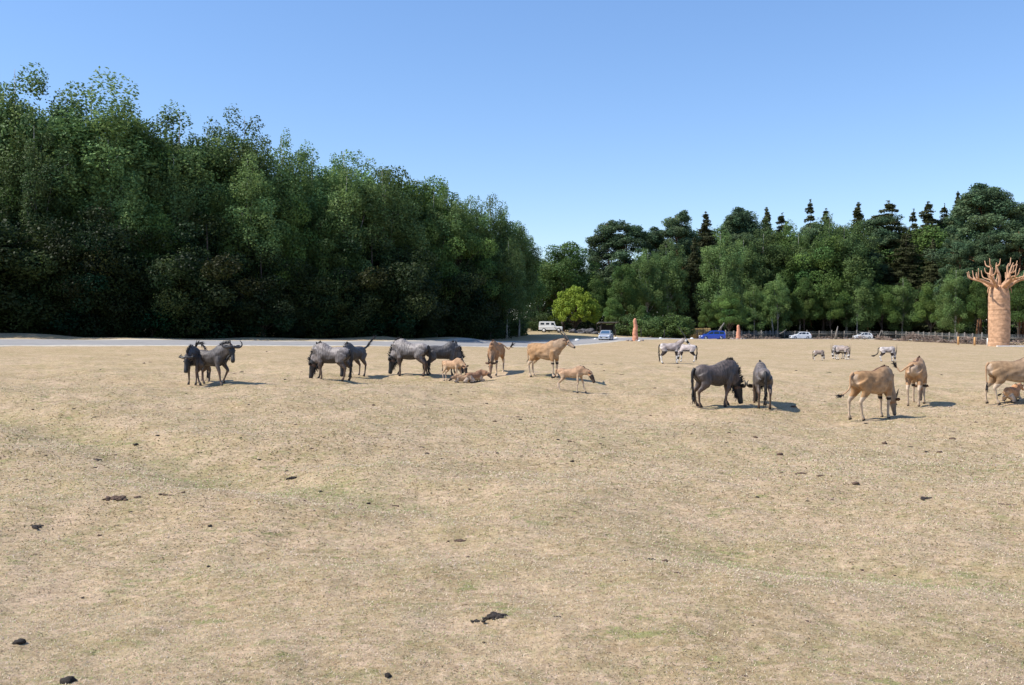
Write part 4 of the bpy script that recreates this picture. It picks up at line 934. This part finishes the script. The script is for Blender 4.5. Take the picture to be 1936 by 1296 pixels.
    cc = np.clip(cc * (1 + .14 * nz_)[:, None] * rng.uniform(.93, 1.07, (n, 1)), .008, .95)
    at = me.color_attributes.new('Col', 'FLOAT_COLOR', 'POINT'); at.data.foreach_set('color', np.hstack([cc, np.ones((n, 1))]).astype(np.float32).ravel())
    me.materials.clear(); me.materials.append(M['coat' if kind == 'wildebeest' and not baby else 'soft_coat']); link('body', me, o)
    W_ = lambda f_, l_, u_: tuple(poll + Fv * f_ * k_ + Lv * l_ + Uv * u_)
    for s in (-1, 1):                                  # ears, eyes, horns
        e0, e1 = {'wildebeest': (.05, .27), 'eland': (.04, .25), 'oryx': (.03, .22)}[kind]
        lo = [(*W_(.02, s * .06, .03), .03, .02), (*W_(.0, s * (.06 + e1) * .5, .035), .05, .018), (*W_(-.02, s * (e1 - .03), .02), .038, .014), (*W_(.0, s * e1, .0), .008, .006)]
        MB().add(*loft(lo, 8, L=tuple(Fv))).build('ear', M['black_hair'] if kind == 'wildebeest' and not baby else M['brown_hair'] if kind == 'eland' or baby else M['pale_hair'], o)
        ey = W_(.15 if kind != 'oryx' else .12, s * .083, .035); vv, ff = lump(1, .022, 1, 1, 0); MB().add([tuple(np.array(a) + ey) for a in vv], ff).build('eye', M['eye'], o)
        if baby or not horns: continue
        hlen_ = hlen * (.78 if kind == 'wildebeest' else 1)
        if kind == 'wildebeest': HP = [(.03,.03,.09),(.05,.13,.085),(.04,.24,.06),(-.03,.31,.05),(-.12,.31,.07),(-.20,.25,.09)]; HR = [.05,.045,.036,.028,.018,.005]; hm = 'horn'
        elif kind == 'eland': HP = [(.02,.045,.07),(-.12,.07,.13),(-.28,.10,.17),(-.42,.13,.19),(-.56,.16,.22)]; HR = [.032,.028,.022,.015,.004]; hm = 'horn'
        else: HP = [(.02,.035,.06),(-.2,.05,.11),(-.4,.08,.14),(-.6,.10,.16),(-.84,.13,.17)]; HR = [.022,.019,.015,.011,.003]; hm = 'horn'
        Hc = catmull([W_(a * hlen_, s * b_ * (.5 + .5 * hlen_) * (.85 if kind == 'wildebeest' and hlen < 1 else 1), c_ * (.4 + .6 * hlen_)) for a, b_, c_ in HP], 6); hr = np.interp(np.linspace(0, 1, len(Hc)), np.linspace(0, 1, len(HR)), HR)
        hr = hr * (1 + (.10 * np.sin(np.arange(len(Hc)) * 2.2) if kind != 'wildebeest' else 0)); MB().tube(Hc, hr, 8).build('horn', M[hm], o)
    for q_ in ft:                                      # hooves
        zf = q_[2] - .035 if not lying else q_[2] - .03
        MB().add(*loft([(q_[0] + .012, q_[1], zf - .005, .052, .040), (q_[0] + .005, q_[1], zf + .03, .046, .037), (q_[0] - .01, q_[1], zf + .065, .034, .030)], 10, L=(1, 0, 0))).build('hoof', M['hoof'], o)
    # tail
    rx, rz_ = sp[0][0] - .01, sp[0][2] + .06
    TP = {'down': [(.02,0,0),(-.05,0,-.12),(-.05,0,-.38),(-.03,.0,-.62),(-.02,0,-.80)], 'side': [(0,0,0),(-.12,0,-.05),(-.16,.12,-.25),(-.16,.3,-.42),(-.14,.45,-.5)],
          'up': [(0,0,0),(-.12,0,.02),(-.32,0,.13),(-.50,0,.28),(-.72,0,.40)], 'curl': [(0,0,0),(-.10,0,.10),(-.02,0,.26),(.18,0,.30),(.32,0,.16)],
          'swing': [(0,0,0),(-.10,0,-.10),(-.12,.0,-.4),(-.30,.05,-.58),(-.42,.08,-.60)], 'flick': [(0,0,0),(-.1,.0,.02),(-.16,.28,-.12),(-.16,.42,-.10),(-.18,.50,.06)],
          'lift': [(0,0,0),(-.06,.16,-.10),(-.08,.34,-.24),(-.08,.42,-.16),(-.08,.50,-.03)]}[tail if not lying else 'side']
    sc_t = .6 if baby or lying else 1.0; TP = np.array(TP) * sc_t + np.array([rx, 0, rz_])
    Tc = catmull(TP, 5); r_ = {'wildebeest': [.045,.04,.035,.025,.01], 'eland': [.04,.03,.022,.018,.014], 'oryx': [.035,.03,.03,.025,.01]}[kind]; rr = np.interp(np.linspace(0, 1, len(Tc)), np.linspace(0, 1, 5), r_) * (.8 if baby else 1)
    hairm = 'black_hair' if not (baby and kind == 'eland') else 'brown_hair'
    tm_ = {'wildebeest': 'black_hair', 'eland': 'brown_hair', 'oryx': 'black_hair'}[kind]
    if kind == 'eland' or baby: tm_ = 'tan_hair'
    tl = MB().tube(Tc, rr, 8).build('tail', M[tm_], o); mb = MB(); k0 = int(len(Tc) * (.72 if kind == 'eland' or baby else .35)); n_h = 22 if kind == 'eland' or baby else 60
    for k in range(n_h):
        i = rng.integers(k0, len(Tc)); d = Tc[min(i + 1, len(Tc) - 1)] - Tc[i - 1]; d /= np.linalg.norm(d); hair_row(mb, [Tc[i] + rng.normal(0, .008, 3)], [d + (np.array([0, 0, -.4]) if tail not in ('up', 'curl') else 0)], [.20 * sc_t if kind != 'eland' else .16], .014)
    mb.build('tuft', M['black_hair'], tl)
    # mane and beard
    nA = np.array(st); crest = []; thr = []
    for i in range(len(nA)):
        a = nA[i]; t_ = (nA[min(i + 1, m)] - nA[max(i - 1, 0)])[:3]; t_ /= np.linalg.norm(t_); l0 = np.array(Ls_[i]); u_ = np.cross(t_, l0); crest.append((a[:3] + u_ * a[4] * .97, u_)); thr.append((a[:3] - u_ * a[4] * .92, -u_))
    if kind == 'wildebeest':
        back = [(np.array([s[0], 0, s[2] + s[4] * .97]), np.array([.0, 0, 1.0])) for s in sp if s[0] > (.2 if not baby else .1) and s[0] < .5]
        C2 = back + [c_ for c_ in crest[1:]]; pts = np.array([c_[0] for c_ in C2]); dr = np.array([c_[1] for c_ in C2]); cnt = 110 if not baby else 60; tt = rng.uniform(0, len(C2) - 1.001, cnt); i0 = tt.astype(int); fr = (tt - i0)[:, None]
        pp = pts[i0] * (1 - fr) + pts[i0 + 1] * fr; dd = dr[i0] * (1 - fr) + dr[i0 + 1] * fr; ln = np.interp(tt, [0, 2, len(C2) - 1], [.05, .10 if not baby else .05, .15 if not baby else .05])
        mb = MB(); hair_row(mb, pp - dd * .02, dd + np.array([0, 0, -.25]) * (tt > 2)[:, None] * 0, ln, .013); mb.build('mane', M['black_hair'], o)
        if not baby:
            C3 = thr[1:] + [(poll + Fv * .12 - Uv * .09, -Uv), (poll + Fv * .26 - Uv * .08, -Uv)]; pts = np.array([c_[0] for c_ in C3]); tt = rng.uniform(0, len(C3) - 1.001, 90); i0 = tt.astype(int); fr = (tt - i0)[:, None]
            pp = pts[i0] * (1 - fr) + pts[i0 + 1] * fr; mb = MB(); hair_row(mb, pp + rng.normal(0, .02, (90, 3)), np.tile([-.15, 0, -1.0], (90, 1)), np.full(90, .20), .013, .25); mb.build('beard', M['black_hair'], o)
    elif kind == 'eland':
        back = [(np.array([s[0], 0, s[2] + s[4] * .97]), np.array([-.6, 0, .8])) for s in sp if s[0] > .0 and s[0] < .6]
        C2 = back + ([c_ for c_ in crest[1:4]] if not baby else []); pts = np.array([c_[0] for c_ in C2]); tt = rng.uniform(0, len(C2) - 1.001, 70); i0 = tt.astype(int); fr = (tt - i0)[:, None]
        pp = pts[i0] * (1 - fr) + pts[i0 + 1] * fr; mb = MB(); hair_row(mb, pp + [0, 0, -.01], np.tile([-.5, 0, .8], (70, 1)), np.full(70, .055), .013, .3); mb.build('mane', M['dark_mane'], o)
    return tag(o, label, {'wildebeest': 'wildebeest', 'eland': 'eland antelope', 'oryx': 'oryx'}[kind], group)
M['tan_hair'] = mat('tan_hair', (.42, .26, .15), .8, .2, 12, .15); M['dark_mane'] = mat('dark_mane', (.09, .045, .028), .8, .2)
WG = 'wildebeest spread over the pasture'; EG = 'eland on the pasture'; OG = 'oryx in the distance'; CG = 'brown calves with the herd'
antelope('wildebeest', 'wildebeest', 374, 726, 264, 'wildebeest behind the leftmost walking one, head lowered towards the left', WG, .98, graze=False, neck=-12, head=-70, nyaw=10, tint=(.55, .52, .54), hlen=.6, legs=(.06, -.06, .05, -.05))
antelope('wildebeest', 'wildebeest', 403, 729, -30, 'wildebeest walking right with raised head and tail curled over its back, far left', WG, 1.0, graze=False, neck=24, head=-66, nyaw=-4, hyaw=-30, tail='curl', hlen=1.2, lift=(0,), legs=(0, .16, -.05, .12), tint=(.65, .62, .64))
antelope('wildebeest', 'wildebeest', 625, 720, 164, 'silver grey wildebeest grazing leftwards with its hind legs beside a second animal', WG, 1.03, tint=(1.9, 1.85, 1.9), hlen=.7, legs=(-.14, .14, .03, -.08), belly=.04)
antelope('wildebeest', 'wildebeest', 668, 713, 246, 'dark wildebeest with its tail flung up to the right, grazing towards the camera', WG, 1.0, tail='up', tint=(.6, .6, .65), legs=(.08, -.05, .05, -.05))
antelope('wildebeest', 'wildebeest', 774, 711, 160, 'large pale grey wildebeest grazing leftwards in front of the road', WG, 1.1, tint=(2.1, 2.1, 2.15), hlen=.7, legs=(-.12, .1, -.06, .1), belly=.06)
antelope('wildebeest', 'wildebeest', 838, 710, 14, 'black maned wildebeest grazing rightwards behind the standing tan calf', WG, 1.0, tint=(.75, .77, .82), legs=(.1, -.1, .06, -.08))
antelope('wildebeest', 'wildebeest', 1356, 769, 20, 'big brown wildebeest grazing rightwards with head meeting another', WG, 1.05, tint=(.8, .7, .68), legs=(.02, -.28, .02, -.06), tail='down', belly=.05)
antelope('wildebeest', 'wildebeest', 1440, 769, 82, 'wildebeest seen from behind, grazing beside the big brown one', WG, 1.0, nyaw=16, tint=(1.15, 1.08, 1.08), legs=(.08, -.1, .05, -.04))
antelope('wildebeest_calf', 'wildebeest', 857, 722, -38, 'tan calf standing with lowered head in front of the black maned wildebeest', CG, .72, baby=True, fat=.82, graze=False, neck=-30, head=-75, legs=(.04, -.03, -.04, .05))
antelope('wildebeest_calf', 'wildebeest', 1082, 743, -24, 'long legged calf walking right on its own below the standing eland', CG, .74, baby=True, fat=.78, graze=False, neck=-18, head=-62, legs=(.18, -.12, -.20, .06), tint=(.92, .92, .95), tail='swing')
antelope('wildebeest_calf', 'wildebeest', 872, 724, 190, 'pale tan calf lying flat at the feet of the standing calf', CG, .42, baby=True, lying=True, graze=False, neck=-12, head=-30, nyaw=35)
antelope('wildebeest_calf', 'wildebeest', 899, 723, 30, 'darker brown calf lying curled up right of the standing calf', CG, .56, baby=True, lying=True, graze=False, neck=5, head=-40, nyaw=-60, tint=(.62, .55, .55))
antelope('eland', 'eland', 937, 709, -104, 'reddish eland grazing head-on towards the camera', EG, .92, tint=(1, .88, .8), tail='lift', legs=(.05, -.05, .03, -.03), hlen=.7)
antelope('eland', 'eland', 1032, 715, -36, 'tan eland standing side-on with head up and long horns swept back', EG, .92, graze=False, neck=30, head=-30, nlen=.78, legs=(.0, .03, -.03, .04), tail='down', hlen=1.2)
antelope('eland', 'eland', 1652, 793, 27, 'nearest eland, grazing rightwards with tail swinging left', EG, .98, tail='swing', legs=(.05, -.05, -.10, .08), hlen=.5)
antelope('eland', 'eland', 1733, 765, 58, 'eland seen from behind with its tail lifted to the left', EG, 1.0, tail='lift', nyaw=0, legs=(.05, -.06, .04, -.04), tint=(1, 1.02, 1.1))
antelope('eland', 'eland', 1918, 766, -4, 'greyish eland cut off by the right edge of the photo', EG, 1.0, tint=(.86, .95, 1.1), legs=(.05, -.05, -.12, .12), graze=False, neck=0, head=-50, nlen=.8)
antelope('eland_calf', 'eland', 1914, 760, 40, 'reddish calf lying behind the legs of the eland at the right edge', CG, .62, baby=True, lying=True, graze=False, neck=20, head=-35, tint=(1.1, .9, .75))
antelope('oryx', 'oryx', 1269, 688, -2, 'oryx standing with head up and two long upright horns', OG, 1.0, graze=False, neck=42, head=-48, nyaw=-14, voxel=.022, tint=(.85, .82, .82))
antelope('oryx', 'oryx', 1297, 685, 165, 'pale oryx with lowered head crossing behind the upright oryx', OG, .98, voxel=.022, tint=(1.15, 1.12, 1.12))
antelope('oryx_calf', 'oryx', 1549, 682, -12, 'small grey young oryx, leftmost of the far group', OG, .66, voxel=.028, tint=(.62, .55, .5), horns=False)
antelope('oryx', 'oryx', 1584, 679, 196, 'light oryx of the far pair, grazing leftwards', OG, .90, voxel=.026)
antelope('oryx', 'oryx', 1594, 681, -50, 'dark legged oryx of the far pair, turned to the right', OG, .90, voxel=.026, tint=(.7, .65, .62))
antelope('oryx', 'oryx', 1679, 684, -8, 'lone oryx grazing in the distance above the nearest eland', OG, .92, voxel=.026, tail='swing')

# ------------------------------------------------------------------ dung on the grass
DM = []
def dung_mesh(kind, seed, m):
    mb = MB(); r_ = np.random.default_rng(seed)
    if kind == 'lump': spec = [(0, 0, .30, .5), (.16, .05, .18, .6)]
    elif kind == 'heap': spec = [(r_.normal(0, .24), r_.normal(0, .17), r_.uniform(.04, .12), .7) for _ in range(36)] + [(-.24, 0, .12, .6), (-.09, .06, .15, .6), (.08, -.04, .15, .6), (.24, .05, .12, .6)]
    else: spec = [(-.45 + .9 * i / 9 + r_.normal(0, .03), r_.normal(0, .05), r_.uniform(.05, .10), .6) for i in range(10)]
    for i, (x, y, r, fl_) in enumerate(spec):
        v, f = lump(2, r, seed * 7 + i, fl_, .35); mb.add([(a[0] + x, a[1] + y, a[2] + r * .3) for a in v], f)
    return mb.mesh('dung', m)
D = {(k, c_): [dung_mesh(k, s * 5 + j, M[c_]) for s in range(3)] for j, k in enumerate(('lump', 'heap', 'row')) for c_ in ('dung', 'brown_dung')}
big = [(942,1167,46,'heap','dung','large black dung heap in the middle foreground',.85),(903,1176,22,'heap','dung','small black dung heap just left of the large one',.7),
 (36,1219,30,'lump','dung','black dung lump near the left edge in the foreground',1.1),(128,1291,38,'lump','dung','black dung lump cut by the bottom edge, bottom left',1.1),
 (733,1281,19,'lump','dung','pointed black dung lump at the bottom edge',1.6),(1055,1168,15,'heap','dung','thin black droppings right of the large heap',.8),
 (555,907,19,'heap','dung','black dung heap in the green hollow',1.3),(605,931,13,'lump','dung','dark dung lump at the end of the green hollow',.8),
 (220,945,40,'heap','brown_dung','long brown dung heap in the left foreground',.9),(260,942,19,'lump','brown_dung','greyish dung lump beside the long brown heap',.8),
 (313,937,28,'row','brown_dung','thin row of droppings right of the long brown heap',.9),(68,998,28,'heap','dung','flat black dung patch near the left edge',.6),
 (397,999,11,'lump','dung','round black dung lump left of centre',1.4),(394,1073,10,'lump','dung','small black dung ball below the round lump',1.2),
 (183,871,20,'heap','dung','black dung heap above the long brown heap',.8),(257,843,13,'lump','dung','black dung lump beside the green track',1.1),
 (575,948,10,'lump','brown_dung','reddish dung lump below the green hollow',1),(696,954,12,'lump','dung','dark dung lump on the pale crest in mid foreground',1),
 (745,958,24,'row','brown_dung','row of droppings on the pale crest in mid foreground',.8),(807,859,15,'lump','dung','dark reddish dung slab below the tan calves',.7),(795,847,10,'heap','brown_dung','small crumbled dung just above the reddish slab',.9),
 (870,1025,28,'heap','brown_dung','crumbled dung with green grass in it, centre',.5),(1230,1058,17,'heap','dung','dark dung heap right of centre',.8),(1257,1062,17,'lump','brown_dung','reddish dung lump touching the dark heap right of centre',.9),
 (1275,1084,22,'row','brown_dung','brown streak of droppings right of centre',.7),(1428,828,12,'lump','brown_dung','brown dung lump below the pair of wildebeest',1),
 (1474,861,17,'lump','brown_dung','grey brown dung mound in the right middle ground',1.1),(1672,841,13,'lump','brown_dung','round brown dung ball below the nearest eland',1.3),
 (1801,831,18,'lump','brown_dung','flat brown dung pat at the right',.7),(1776,856,14,'lump','brown_dung','olive brown dung pat left of a green patch at the right',.8),
 (1518,897,20,'heap','brown_dung','flat crumbled dung left of a brown pair',.7),(1553,900,17,'heap','brown_dung','flat brown dung right of the crumbled one',.8),
 (1617,918,20,'lump','brown_dung','wedge shaped grey dung in the right foreground',.9),(1755,943,28,'heap','dung','dark scattered droppings at the right',.5),(1905,956,28,'row','brown_dung','thin dark row of droppings near the right edge',.7),
 (1500,771,13,'lump','brown_dung','brown lump at the tip of the wildebeest shadow',1),(1408,1281,16,'heap','brown_dung','crumbled dung in green grass at the bottom right',.6)]
small = [(425,987),(66,1050),(25,1064),(122,1024),(272,902),(307,850),(455,830),(590,849),(560,819),(62,775),(140,774),(635,798),(470,767),(50,908),(80,923),(706,767),(803,767),(833,772),(920,764),(779,808),(763,829),
 (735,899),(862,901),(1203,902),(1055,833),(1076,835),(938,1026),(885,1055),(1182,1061),(1042,1052),(1752,857),(1880,950),(1444,852),(1378,819),(1374,837),(1385,943),(1432,942),(1572,945),(1803,924),(1630,1081),
 (915,1217),(1118,1145),(300,1238),(500,1241),(437,1216),(1142,702),(448,739),(458,751),(352,746),(443,708),(430,706),(504,666),(243,672),(255,688),(272,688),(284,686),(241,694),(866,742),(1136,690),(1126,690),(1117,703),
 (1175,709),(1260,694),(1282,695),(1505,702),(1697,700),(1780,710),(1720,700),(1840,718),(1380,800),(180,790),(1130,870),(1320,760),(1560,760),(1600,830),(980,790),(660,700),(590,760),(190,700),(60,690),(1230,740),(1845,800)]
for i, (px, py, wpx, k, c_, lb, hs) in enumerate(big):
    p = hit(px, py); s = wpx / F * p[1]; o = link('dung_heap' if k == 'heap' else 'dung_row' if k == 'row' else 'dung_lump', D[(k, c_)][i % 3]); o.location = (p[0], p[1], p[2] - .003)
    o.rotation_euler.z = rng.uniform(-.5, .5); o.scale = (s * 1.15, s * 1.15, s * 1.15 * hs); tag(o, lb, 'dung', 'dung on the dry grass')
small += [(float(a), float(b)) for a, b in zip(rng.uniform(20, 1900, 70), 700 + 560 * rng.random(70) ** 1.6)]
for i, (px, py) in enumerate(small):
    p = hit(px, py); s = rng.uniform(6, 11) / F * p[1] * (1.0 if py > 760 else .75); o = link('dung_lump', D[(('lump', 'heap', 'row')[i % 3], ('dung', 'brown_dung')[i % 2])][i % 3]); o.location = (p[0], p[1], p[2] - .003)
    o.rotation_euler.z = rng.uniform(0, 6); o.scale = (s * 1.2, s * 1.2, s * rng.uniform(.7, 1.2)); tag(o, 'small dark dropping lying on the dry grass', 'dung', 'small scattered droppings')
